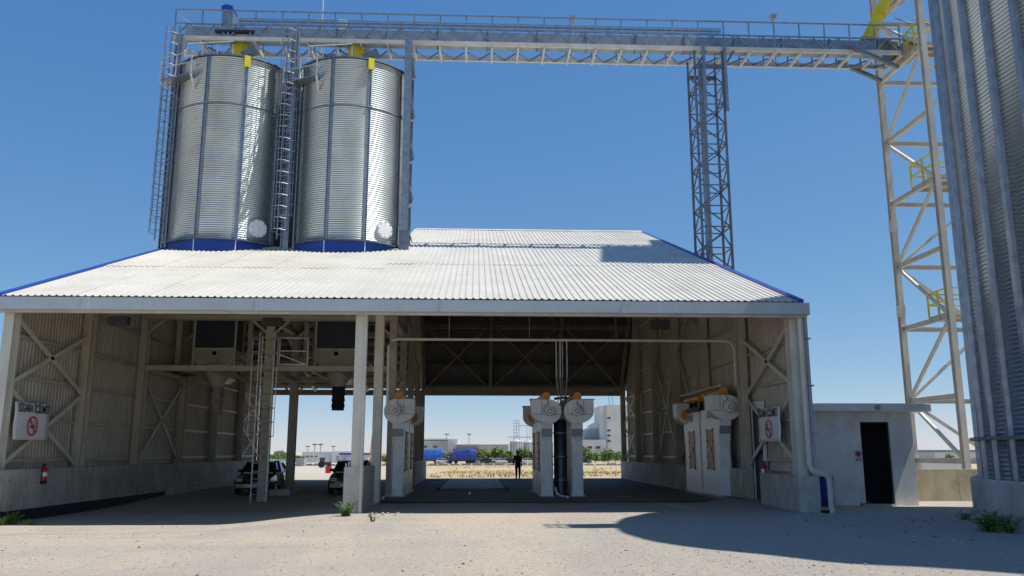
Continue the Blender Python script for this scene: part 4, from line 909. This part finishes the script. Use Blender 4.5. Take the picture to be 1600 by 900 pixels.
# ================================================================ cars
def loft(secs):
    mb = MB(); n = len(secs[0])
    for s in secs: mb.v += s
    for i in range(len(secs)-1):
        for k in range(n): mb.f.append((i*n+k, i*n+(k+1) % n, (i+1)*n+(k+1) % n, (i+1)*n+k))
    mb.f.append(tuple(range(n))[::-1]); mb.f.append(tuple((len(secs)-1)*n+k for k in range(n))); return mb
def make_car(label, loc, rz, paint, hatch=True, group=None, simple=False):
    """nose towards local -Y"""
    c = thing('parked_car', label, 'car', loc, group); c.rotation_euler = (0, 0, rz)
    def sec(y, hw, zb, zw, hw2): return [(-hw, y, zb+.08), (-hw+.06, y, zb), (hw-.06, y, zb), (hw, y, zb+.08), (hw+.02, y, (zb+zw)*.55), (hw2, y, zw-.05), (hw2-.1, y, zw), (-hw2+.1, y, zw), (-hw2, y, zw-.05), (-hw-.02, y, (zb+zw)*.55)]
    st = [(-2.02, .68, .3, .62, .66), (-1.95, .76, .24, .72, .74), (-1.5, .8, .2, .82, .77), (-.85, .81, .2, .9, .79), (.4, .82, .2, .92, .8), (1.4, .81, .2, .93, .79), (1.85, .78, .24, .92, .76), (1.98, .7, .32, .85, .68)]
    loft([sec(*s) for s in st]).build('body', paint, c, True, local=True)
    def cab(y, hw, z): return [(-.72, y, .86), (.72, y, .86), (hw, y, z-.05), (hw-.1, y, z), (-hw+.1, y, z), (-hw, y, z-.05)]
    cs = [(-.95, .7, .92), (-.35, .57, 1.36), (.1, .57, 1.41), (.9, .57, 1.4), (1.35, .58, 1.3), (1.85, .68, .95)]
    loft([cab(*s) for s in cs]).build('cabin_glass', 'glass', c, False, local=True)
    loft([[(-.56, y, z-.03), (.56, y, z-.03), (.52, y, z+.012), (-.52, y, z+.012)] for y, z in ((-.36, 1.37), (.1, 1.42), (.9, 1.41), (1.33, 1.32))]).build('roof_panel', paint, c, True, local=True)
    for s in (-1, 1):
        for y0, z0, y1, z1 in ((-.97, .93, -.35, 1.38), (.28, .92, .3, 1.42), (1.86, .96, 1.34, 1.32)):
            MB().bar((s*.73, y0, z0-.02), (s*.575, y1, z1-.02), .06, .07).build('pillar', paint, c, local=True)
        MB().box(s*.83-.09, s*.83+.09, -.78, -.66, .93, 1.05).build('wing_mirror', 'black', c, local=True)
        MB().box(s*.55-.14, s*.55+.14, -2.04, -1.92, .56, .7).build('headlight', 'lamp', c, local=True)
        for y in (-1.28, 1.25):
            w = MB().lathe([(.14, -.1), (.28, -.1), (.3, -.06), (.3, .06), (.28, .1), (.14, .1)], 20, (s*.74, y, .3), axis='x').build('wheel', 'tyre', c, True, local=True)
            MB().lathe([(0, s*.085), (.17, s*.105), (.19, s*.09)], 16, (s*.74, y, .3), axis='x').build('rim', 'galvrail', w, local=True)
    MB().box(-.3, .3, -2.045, -2.0, .52, .68).build('grille', 'black', c, local=True)
    MB().box(-.7, .7, -2.06, -1.94, .3, .46).build('bumper', paint, c, local=True)
    MB().box(-.26, .26, -2.08, -2.055, .34, .45).build('number_plate', 'sign', c, local=True)
    return c
make_car('dark hatchback parked behind the cage ladder column', (-9.45, 38.5, gz(-9.45, 38.5)+.0), math.radians(2), 'carblack')
make_car('black hatchback parked behind the concrete block of the front post', (-5.35, 37.8, gz(-5.4, 37.8)+.0), math.radians(1), 'carblack')

# ================================================================ person at the far opening
def make_person(loc):
    me = bpy.data.meshes.new('body')
    J = [((0, 0, .92), .15), ((0, 0, 1.12), .15), ((0, 0, 1.34), .17), ((0, 0, 1.46), .1), ((0, 0, 1.53), .06), ((0, -.01, 1.64), .095), ((0, -.01, 1.7), .07),
         ((.1, 0, .86), .11), ((.11, -.01, .48), .075), ((.11, .01, .09), .05), ((.11, -.13, .04), .045),
         ((-.1, 0, .86), .11), ((-.11, -.02, .48), .075), ((-.11, .0, .09), .05), ((-.11, -.14, .04), .045),
         ((.2, 0, 1.39), .075), ((.23, .02, 1.12), .055), ((.22, -.05, .88), .04), ((.21, -.08, .8), .04),
         ((-.2, 0, 1.39), .075), ((-.28, .02, 1.13), .055), ((-.36, -.16, .95), .04), ((-.4, -.22, .9), .04)]
    E = [(0, 1), (1, 2), (2, 3), (3, 4), (4, 5), (5, 6), (0, 7), (7, 8), (8, 9), (9, 10), (0, 11), (11, 12), (12, 13), (13, 14), (2, 15), (15, 16), (16, 17), (17, 18), (2, 19), (19, 20), (20, 21), (21, 22)]
    me.from_pydata([j[0] for j in J], E, []); o = bpy.data.objects.new('tmp', me); COL.objects.link(o)
    o.modifiers.new('skin', 'SKIN'); o.modifiers.new('sub', 'SUBSURF').levels = 2
    for v, j in zip(me.skin_vertices[0].data, J): v.radius = (j[1], j[1]*(.75 if j[0][2] > .8 and abs(j[0][0]) < .15 and j[1] > .12 else 1))
    me.skin_vertices[0].data[0].use_root = True
    bpy.context.view_layer.update(); m2 = bpy.data.meshes.new_from_object(o.evaluated_get(bpy.context.evaluated_depsgraph_get())); bpy.data.objects.remove(o)
    m2.materials.clear(); m2.materials.append(M['workwear']); m2.materials.append(M['skin']); m2.materials.append(M['black'])
    for p in m2.polygons:
        p.use_smooth = True; c = p.center
        p.material_index = 1 if (c.z > 1.5 or (abs(c.x) > .24 and c.z < .9)) else 2 if c.z < .09 else 0
    t = thing('person', 'person in dark work clothes standing at the far opening with one arm held out', 'person', loc); t.rotation_euler = (0, 0, .3)
    link('body', m2, t)
    h = MB().lathe([(0, .115), (.06, .1), (.095, .05), (.1, 0), (.09, -.04)], 16, (0, .0, 1.655)).build('hair', 'hair', t, True, local=True)
    for s in (-1, 1): MB().lathe([(0, .02), (.022, .01), (.022, -.01)], 8, (s*.092, 0, 1.64), axis='x').build('ear', 'skin', t, local=True)
    MB().prism([(-.1, 1.62), (-.135, 1.6), (-.1, 1.585)], -.012, .012, 'x').build('nose', 'skin', t, local=True)
    return t
make_person((2.68, 53.0, gz(2.68, 53)+.0))
# ================================================================ plants and loose stones
def leaf_cloud(mb, c, r, n, size, flat=1.0):
    c = Vector(c)
    for _ in range(n):
        while True:
            p = Vector((random.uniform(-1, 1), random.uniform(-1, 1), random.uniform(-1, 1)))
            if .25 < p.length < 1: break
        q = c+Vector((p.x*r, p.y*r, p.z*r*flat)); s = size*random.uniform(.6, 1.3)
        R = Euler((random.uniform(-1.2, 1.2), random.uniform(-1.2, 1.2), random.uniform(0, 6.3))).to_matrix()
        mb.add([q+R@Vector(v)*s for v in ((-.5, 0, 0), (0, -.28, .06), (.6, 0, 0), (0, .28, .06))], [(0, 1, 2, 3)])
def weed(loc, h, w, n, label):
    t = thing('weed_plant', label, 'weed', loc)
    sb = MB(); lb = MB()
    for k in range(n):
        a = random.uniform(0, 6.3); r = w*random.uniform(.2, 1); hh = h*random.uniform(.5, 1)
        tip = Vector((r*math.cos(a), r*math.sin(a), hh)); mid = tip*.5+Vector((0, 0, hh*.12)); sb.tube([(0.2*tip.x, .2*tip.y, -.1), mid, tip], [.014, .01, .006], 4)
        for f in [i/9+.1 for i in range(9)]:
            p = tip*f; s = h*.3*(1.15-.5*f)
            R = Euler((random.uniform(-.5, .5), random.uniform(-.6, .3), random.uniform(0, 6.3))).to_matrix()
            lb.add([p+R@Vector(v)*s for v in ((0, 0, 0), (.5, -.2, .1), (1, 0, -.06), (.5, .2, .1))], [(0, 1, 2, 3)])
    sb.build('stem', 'weed', t, local=True, fix=False); lb.build('leaves', 'weed', t, local=True, fix=False)
def wz(px, py): 
    p = PZ(px, py, -.05)
    for _ in range(4): p = PZ(px, py, gzn(p.x, p.y))
    return p
for px, py, h, w, n, lb in ((20, 819, .32, .24, 16, 'leafy green weed by the left shed corner, tallest there'), (3, 821, .3, .2, 9, 'small weed at the very end of the left concrete wall'), (50, 820, .16, .3, 10, 'low creeping weed beside the taller one at the left corner'),
                            (540, 806, .36, .3, 18, 'green weed at the foot of the concrete block'), (583, 815, .2, .15, 5, 'thin flowering weed on the bare soil beside the concrete block'),
                            (1546, 830, .42, .5, 26, 'broad dark weed clump against the round silo base'), (1575, 832, .36, .4, 18, 'weed clump touching the round silo base, beside the broad one'), (1508, 812, .22, .35, 12, 'low weed at the edge of the clump by the silo base'),
                            (1478, 779, .3, .2, 9, 'weed at the foot of the yellowish yard wall'), (1512, 782, .3, .2, 9, 'weed where the yard wall meets the big silo'),
                            (1310, 786, .15, .2, 8, 'tiny weed tuft at the hut wall near the drum'), (1345, 790, .12, .3, 10, 'dry tuft below the hut door sign')):
    weed(wz(px, py), h*1.12, w*1.15, int(n*1.3), lb)
st_ = MB()
ico = [(0, 0, 1), (.9, 0, .3), (.28, .85, .3), (-.72, .53, .3), (-.72, -.53, .3), (.28, -.85, .3), (0, 0, -.6)]; icf = [(0, 1, 2), (0, 2, 3), (0, 3, 4), (0, 4, 5), (0, 5, 1), (6, 2, 1), (6, 3, 2), (6, 4, 3), (6, 5, 4), (6, 1, 5)]
for k in range(14000):
    y = 9+random.random()**1.3*17; x = random.uniform(-.72*y-1, .72*y+1)
    if random.random() < .35: x = random.uniform(2, .72*y+1)
    if y > 24 and XD-.4 < x < XD+.3: continue
    s = random.choice((.005, .006, .007, .009, .011, .015)) * (2.2 if random.random() < .025 else 1)
    if math.hypot(x-BX, y-BY) < BR+.4: continue
    z = gzn(x, y); R = Euler((random.uniform(-.4, .4), random.uniform(-.4, .4), random.uniform(0, 6.3))).to_matrix()
    st_.add([Vector((x, y, z+s*.2))+R@Vector((v[0]*s*1.2, v[1]*s, v[2]*s*.7)) for v in ico], icf)
tag(st_.build('gravel_stones', 'stone', None, fix=False), 'loose gravel stones scattered over the yard', 'gravel', kind='stuff')
cl = MB()
for k in range(90):                               # bigger clods along the shadow and the silo side
    x, y = (random.gauss(10.2, 1.3), random.gauss(19.5, 2.2)) if k < 60 else (random.gauss(-2.6, .5), random.gauss(24.2, .5))
    if math.hypot(x-BX, y-BY) < BR+.5: continue
    s = random.uniform(.025, .06); R = Euler((random.uniform(-.5, .5), random.uniform(-.5, .5), random.uniform(0, 6.3))).to_matrix()
    cl.add([Vector((x, y, gzn(x, y)+s*.2))+R@Vector((v[0]*s*1.3, v[1]*s, v[2]*s*.7)) for v in ico], icf)
tag(cl.build('clods', 'stone', None, fix=False), 'earth clods and larger stones near the big silo', 'stones', kind='stuff')
# dry grass of the field
dg = MB()
for k in range(8000):
    y = 57.5+random.random()**1.2*120; x = random.uniform(-.02*y-2, .33*y+2)
    if mn.noise(Vector((x*.05, y*.09, 7)))+.35*mn.noise(Vector((x*.3, y*.4, 1))) < .05: continue
    h = random.uniform(.06, .3); a = random.uniform(0, 6.3); dx, dy = math.cos(a)*.05*(1+y/80), math.sin(a)*.05*(1+y/80); z = gz(x, y)-.03; lx, ly_ = random.uniform(-.12, .12), random.uniform(-.12, .12)
    dg.add([(x-dx, y-dy, z), (x+dx, y+dy, z), (x+lx, y+ly_, z+h)], [(0, 1, 2)])
tag(dg.build('dry_grass', 'straw', None, fix=False), 'dry straw-coloured grass covering the field beyond the shed', 'grass', kind='stuff')

# ================================================================ background
def G(px, y, Y): p = PY(px, y, Y); return p
FZ = -1.4
# gravel bank along the far road
bk = MB()
for k in range(60):
    x = -45+k*2.6; bk.add([(x, 196, FZ-.1), (x+2.8, 196, FZ-.1), (x+2.8, 198.5, FZ-.1), (x, 198.5, FZ-.1), (x+.4, 197, FZ+random.uniform(.25, .6)), (x+2.3, 197, FZ+random.uniform(.25, .6))], [(0, 1, 5, 4), (1, 2, 5), (2, 3, 4, 5), (3, 0, 4)])
structure('far_road_bank', bk, 'soil')
def round_tree(name, label, loc, h, r, m='leaf', trunk=.12, n=420, group='trees along the far road'):
    t = thing(name, label, 'tree', loc, group)
    tr = MB().tube([(0, 0, -.2), (.03, 0, h*.4), (0, .05, h*.75)], [.12, .09, .04], 6)
    for a in range(4): tr.tube([(0, 0, h*(.35+.06*a)), (r*.6*math.cos(a*1.7), r*.6*math.sin(a*1.7), h*(.6+.07*a))], [.05, .02], 5)
    tr.build('trunk', 'bark', t, local=True)
    cr = MB(); sc = .34*r/1.2
    for k in range(7):
        a = k*2.4; rr = r*random.uniform(.3, .6); leaf_cloud(cr, (rr*math.cos(a), rr*math.sin(a), h*trunk+r*random.uniform(.45, 1.35)), r*random.uniform(.42, .62), n//7, sc)
    leaf_cloud(cr, (0, 0, h*trunk+r*.9), r*.85, n//4, sc)
    cr.build('crown', m, t, local=True, fix=False)
    return t
tl = 'small round-crowned green tree in the row along the far road'
protos = []
tx = [684, 700, 744, 752, 760, 769, 777, 786, 793, 806, 818, 824, 833, 905, 915, 921, 930, 944, 950, 962, 970, 978]
for i, px in enumerate(tx):
    Y = 236+(i % 3)*5; x = PY(px, 715, Y).x; s = 1.0 if (i % 2 == 0) else .72
    if i < 4: t = round_tree('road_tree', tl, (x, Y, FZ), 3.3+.3*i, 1.5+.12*i, n=700); protos.append(t)
    else:
        t = copy_tree(protos[i % 4], (x, Y, FZ)); t.rotation_euler = (0, 0, i*1.3); s *= 1.15; t.scale = (s, s, s*random.uniform(.9, 1.1))
for i, (px, s) in enumerate(((424, 1.35), (431, 1.2), (438, 1.5), (446, 1.2), (464, 1.2), (471, 1.0), (602, 1.0), (610, .9), (655, 1.0))):
    x = PY(px, 715, 205+4*i).x; t = copy_tree(protos[i % 4], (x, 205+4*i, FZ)); t['label'] = 'leafy tree at the edge of the far yard left of the white building' if px < 480 else 'green tree seen between the dark columns'; t['group'] = 'trees at the far yard edge' if px < 480 else 'trees seen between the columns'; t.scale = (s*.75, s*.75, s*.65)
# row of parked cars along the road
fc = None
for i, px in enumerate((693, 752, 762, 770, 781, 789, 799, 813, 826, 898, 912)):
    Y = 228+(i % 2)*3; p = PY(px, 716, Y)
    m = ('carwhite', 'carsilver', 'carblack', 'carwhite')[i % 4]
    lab = {'carwhite': 'white car in the row parked along the far road', 'carsilver': 'silver car in the row parked along the far road', 'carblack': 'black car in the row parked along the far road'}[m]
    make_car(lab, (p.x, Y, FZ), PI/2+(.1 if i % 2 else -.05), m, group='cars parked along the far road')
def truck(px0, px1, Y, m, label, cab_left):
    a, b = PY(px0, 712, Y).x, PY(px1, 712, Y).x; w = b-a
    t = thing('tarped_truck', label, 'truck', (a, Y, FZ)); h = 3.9
    c0, c1 = (a+w*.17, b) if cab_left else (a, b-w*.0)
    mb = MB(); n = 14; secs = []
    for k in range(n+1):
        x = c0+(c1-c0)*k/n; hh = h-.35*(abs(k/n-.5)*2)**4+random.uniform(-.12, .12)
        secs.append([(x, Y-1.25+random.uniform(-.05, .05), FZ+.95), (x, Y-1.3, FZ+hh-.7), (x, Y-.95, FZ+hh-.18), (x, Y, FZ+hh), (x, Y+.95, FZ+hh-.2), (x, Y+1.25, FZ+.95)])
    loft(secs).build('tarpaulin', m, t, True)
    MB().box(c0, c1, Y-1.0, Y+1.0, FZ+.65, FZ+1.0).build('chassis', 'darkmetal', t)
    if cab_left:
        MB().prism([(a, FZ+.5), (a+w*.15, FZ+.5), (a+w*.15, FZ+2.7), (a+w*.04, FZ+2.7), (a, FZ+1.6)], Y-1.15, Y+1.15, 'y').build('cab', 'blue', t)
        MB().box(a+w*.05, a+w*.12, Y-1.17, Y-1.14, FZ+1.6, FZ+2.4).build('cab_window', 'glass', t)
    for x in ([a+w*.08] if cab_left else [])+[c0+(c1-c0)*f for f in (.12, .62, .75, .88)]:
        MB().lathe([(0, -.15), (.45, -.15), (.5, -.1), (.5, .1), (.45, .15), (0, .15)], 18, (x, Y-1.05, FZ+.5), axis='y').build('wheel', 'tyre', t)
    return t
truck(660, 694, 232, 'tarp', 'truck trailer under bright blue tarpaulin on the far road', False)
truck(701, 744, 226, 'tarpdark', 'truck with blue cab under wrinkled deep blue tarpaulin on the far road', True)

def building(name, label, parts, cat='building'):
    """parts: list of (part, px0, px1, ytop, Y, depth, material)"""
    t = None
    for nm, x0, x1, yt, Y, d_, m in parts:
        a, b = PY(x0, yt, Y), PY(x1, yt, Y)
        if t is None: t = thing(name, label, cat, (a.x, Y, FZ))
        MB().box(a.x, b.x, Y, Y+d_, FZ-.5, a.z).build(nm, m, t)
    return t
def windows(t, xs, ys, Y, w, h, m='fargrey'):
    for x in xs:
        for y in ys:
            p = PY(x, y, Y); f = MB().box(p.x-w/2, p.x+w/2, Y-.06, Y+.05, p.z-h/2, p.z+h/2).build('window', 'farwall', t)
            MB().box(p.x-w/2+.12, p.x+w/2-.12, Y-.1, Y-.06, p.z-h/2+.12, p.z+h/2-.12).build('pane', 'glass', f)
b1 = building('warehouse', 'long white warehouse with stepped roof behind the far trucks', [('hall', 640, 700, 688.5, 300, 30, 'farwall'), ('tall_end', 700, 716, 686, 296, 30, 'farwall'), ('low_wing', 713, 795, 697, 292, 25, 'farwall')])
p0, p1 = PY(712, 696, 291), PY(796, 696, 291); MB().box(p0.x, p1.x, 291, 318, p0.z, p0.z+.4).build('roof_edge', 'farroof', b1)
p0, p1 = PY(640, 687.5, 299), PY(700, 687.5, 299); MB().box(p0.x, p1.x, 299, 331, p0.z, p0.z+.5).build('roof_edge', 'farroof', b1)
p0, p1 = PY(708, 703, 289), PY(748, 703, 289); MB().box(p0.x, p1.x, 285, 291.9, p0.z, p0.z+.35).build('canopy', 'farred', b1)
for f in (0, .33, .66, 1): MB().box(p0.x+(p1.x-p0.x)*f-.1, p0.x+(p1.x-p0.x)*f+.1, 285.2, 285.4, FZ-.3, p0.z).build('canopy_post', 'farred', b1)
windows(b1, (650, 664, 680), (698,), 299.9, 1.6, .9)
for px in (733, 771): pass
def far_silo(px0, px1, yt, Y, label):
    a, b = PY(px0, yt, Y), PY(px1, yt, Y); r = (b.x-a.x)/2; t = thing('far_silo', label, 'silo', ((a.x+b.x)/2, Y, FZ), 'silos of the far plant'); h = a.z-FZ
    nseg = 12
    MB().lathe([(r, -.3), (r, h), (r*1.03, h), (.3, h+r*.45), (0, h+r*.45)], 28).build('shell', 'galvrail', t, False, local=True)
    for k in range(nseg): an = 2*PI*k/nseg; MB().bar((r*1.01*math.cos(an), r*1.01*math.sin(an), -.2), (r*1.01*math.cos(an), r*1.01*math.sin(an), h), .12).build('stiffener', 'galvdark', t, local=True)
    return t
far_silo(797, 816, 690, 285, 'pale galvanised silo of the far plant next to the warehouse')
far_silo(818, 834, 691, 285, 'pale galvanised silo of the far plant beside the white unit')
lt2 = thing('far_elevator', 'thin lattice elevator tower above the far silos', 'tower', (PY(808, 700, 290).x, 290, FZ))
a, b = PY(803, 657, 290), PY(811, 657, 290); hz_ = a.z
for x in (a.x, (a.x+b.x)/2, b.x): MB().bar((x, 290, FZ-.2), (x, 290, hz_), .22).build('mast', 'galvrail', lt2)
for k in range(9):
    z = 4+k*(hz_-4)/8; MB().bar((a.x, 290, z), (b.x, 290, z), .18).build('rung_beam', 'galvrail', lt2)
c_ = PY(826, 665, 290); MB().bar((b.x, 290, c_.z), (c_.x, 290, c_.z), .25).build('cross_conveyor', 'galvrail', lt2)
MB().bar((c_.x-.6, 290, FZ-.2), (c_.x-.6, 290, c_.z), .18).build('mast', 'galvrail', lt2); MB().bar((c_.x+.4, 290, FZ-.2), (c_.x+.4, 290, c_.z), .18).build('mast', 'galvrail', lt2)
p0, p1 = PY(793, 683, 290), PY(834, 683, 290); MB().bar((p0.x, 290, p0.z), (p1.x, 290, p1.z), .3).build('cross_conveyor', 'galvrail', lt2)
b2 = building('mill_building', 'tall white windowed mill block rising behind the far trees', [('tower_block', 948, 985, 632.5, 290, 14, 'farwall'), ('side_block', 937, 948, 634, 292, 14, 'farwall'), ('wing', 906, 947, 687, 284, 18, 'farwall'), ('grey_wing', 911, 943, 671, 296, 12, 'fargrey')])
windows(b2, (951.5,), (653, 672.5, 680.5, 689), 290, 1.4, .9)
windows(b2, (909, 921.5, 934.5), (699,), 284, 1.7, 1.1)
p0, p1 = PY(911, 671, 297), PY(943, 671, 297); q = PY(936, 660, 297)
MB().prism([(p0.x, p0.z), (p1.x, p1.z), (p1.x, q.z), (q.x-1, q.z)], 297, 307, 'y').build('roof_gable', 'farroof', b2)
p0 = PY(946, 700, 283); MB().prism([(PY(948, 706, 283).x, PY(948, 706, 283).z), (PY(948, 700, 283).x, PY(948, 700, 283).z), (PY(960, 708, 283).x, PY(960, 708, 283).z), (PY(960, 714, 283).x, PY(960, 714, 283).z)], 276, 283.9, 'y').build('lean_to_roof', 'farwall', b2)
for px in (952, 957): p = PY(px, 620, 291); q = PY(px, 634, 291); MB().tube([(p.x, 291.5, q.z-.5), (p.x, 291.5, p.z)], .12, 5).build('antenna', 'fargrey', b2)
# left background seen through the silo bay
b3 = building('white_office', 'long low white building beyond the silo bay opening', [('block', 472, 519, 706, 255, 12, 'farwall'), ('annex', 519, 548, 705, 250, 12, 'farwall')])
windows(b3, (481, 487, 494), (713,), 255, 1.0, .6)
MB().box(PY(525, 712, 249).x, PY(530, 712, 249).x, 249.9, 250, FZ, PY(525, 712, 249).z).build('doorway', 'fargrey', b3)
k1 = building('weigh_kiosk', 'small white kiosk with blue roof edge beyond the silo bay', [('room', 532, 575, 711, 150, 4, 'farwall')], 'kiosk')
p0, p1 = PY(530, 710.5, 149.8), PY(577, 710.5, 149.8); MB().box(p0.x, p1.x, 149.6, 154.2, p0.z-.02, p0.z+.32).build('roof', 'blue', k1)
windows(k1, (539, 560), (717,), 150, .7, .5); MB().box(PY(531, 716, 148).x, PY(545, 716, 148).x, 148.2, 149.9, PY(531, 716, 148).z, PY(531, 715.3, 148).z).build('awning', 'farwall', k1)
k2 = building('site_container', 'pale blue site container left of the white building', [('box', 463, 475, 716, 190, 3, 'fargrey')], 'container')
windows(k2, (468,), (720,), 190, .7, .5)
# tractor
tq = PY(508, 720, 170)
tr_ = thing('tractor', 'small dark red tractor parked in front of the white building', 'tractor', (tq.x, 170, FZ))
MB().box(tq.x-.2, tq.x+1.2, 169.7, 170.3, FZ+.6, FZ+1.15).build('bonnet', 'farred', tr_); MB().box(tq.x-1.0, tq.x-.1, 169.5, 170.5, FZ+.8, FZ+1.9).build('cab', 'glass', tr_); MB().box(tq.x-1.1, tq.x, 169.4, 170.6, FZ+1.9, FZ+2.0).build('cab_roof', 'farred', tr_)
for x, r in ((tq.x-.6, .65), (tq.x+.9, .4)): MB().lathe([(0, -.15), (r, -.15), (r, .15), (0, .15)], 18, (x, 169.5, FZ+r), axis='y').build('wheel', 'tyre', tr_)
# red bin, orange barrier
rp_ = PY(513, 738, 112); rz_ = gz(rp_.x, 112)
rb = thing('red_bin', 'red plastic bin on the sunlit road beyond the silo bay', 'bin', (rp_.x, 112, rz_))
MB().lathe([(0, 0), (.36, 0), (.44, .85), (.46, .85), (.46, .9), (.38, .9), (.34, .1), (0, .1)], 20).build('tub', 'red', rb, True, local=True)
MB().bar((-.46, 0, .8), (-.6, 0, .8), .05).build('handle', 'red', rb, local=True)
ob_p = PY(580, 735, 90); oz = gz(ob_p.x, 90)
ob = thing('barrier_gate', 'orange barrier gate with its arm raised beyond the silo bay', 'barrier', (ob_p.x, 90, oz))
MB().box(-.42, .2, -.2, .2, -.1, 1.1).build('cabinet', 'orange', ob, local=True); MB().prism([(-.42, 1.1), (.2, 1.1), (.0, 1.45), (-.3, 1.45)], -.2, .2, 'y').build('cabinet_hood', 'orange', ob, local=True)
MB().bar((-.1, -.25, 1.0), (.12, -.25, 3.9), .05, .3, (1, 0, 0)).build('arm', 'orange', ob, local=True)
for k in range(3): MB().box(-.12+.06*k, .12+.06*k, -.285, -.276, 1.6+.7*k, 1.85+.7*k).build('arm_stripe', 'sign', ob, local=True)
# far poles
for px, yt, lab in ((481, 697, 'double-headed lamp mast above the white building'), (492, 694, 'red lattice mast above the white building'), (501, 694, 'slim lamp mast over the white building, right of the red mast'), (521, 697, 'far pole with crossbar behind the annex'), (733 / 1.0, 678, 'floodlight mast at the long warehouse'), (698, 678, 'floodlight mast beside the stepped warehouse end')):
    Y = 280; p = PY(px, yt, Y); t = thing('far_mast', lab, 'mast', (p.x, Y, FZ))
    MB().tube([(0, 0, -.3), (0, 0, p.z-FZ)], .1, 5).build('pole', 'farred' if 'red' in lab else 'fargrey', t, local=True)
    MB().box(-.7, .7, -.15, .15, p.z-FZ-.3, p.z-FZ+.1).build('head', 'farred' if 'red' in lab else 'fargrey', t, local=True)
# fence at the far yard edge
for k in range(16):
    p = PY(418+k*2.6, 722, 170); t = thing('fence_post', 'pale concrete post of the far fence by the leafy trees', 'post', (p.x, 170, FZ), 'posts of the far fence')
    MB().bar((0, 0, -.2), (0, 0, 1.35), .16).bar((0, 0, 1.3), (.18, 0, 1.65), .14).build('post_shaft', 'farroof', t, local=True)
# far things right of the shed, over the yard wall
building('far_hall', 'low pale hall with grey roof seen over the yard wall', [('hall', 1420, 1545, 703, 320, 20, 'fargrey'), ('front', 1460, 1545, 707, 300, 15, 'farwall')])
building('white_tank_shed', 'white low shed right behind the yard wall', [('block', 1440, 1502, 720, 90, 6, 'farwall')])
round_tree('yard_tree', 'lone green tree in front of the low pale hall', (PY(1485, 715, 190).x, 190, FZ), 3.2, 1.4, group=None)
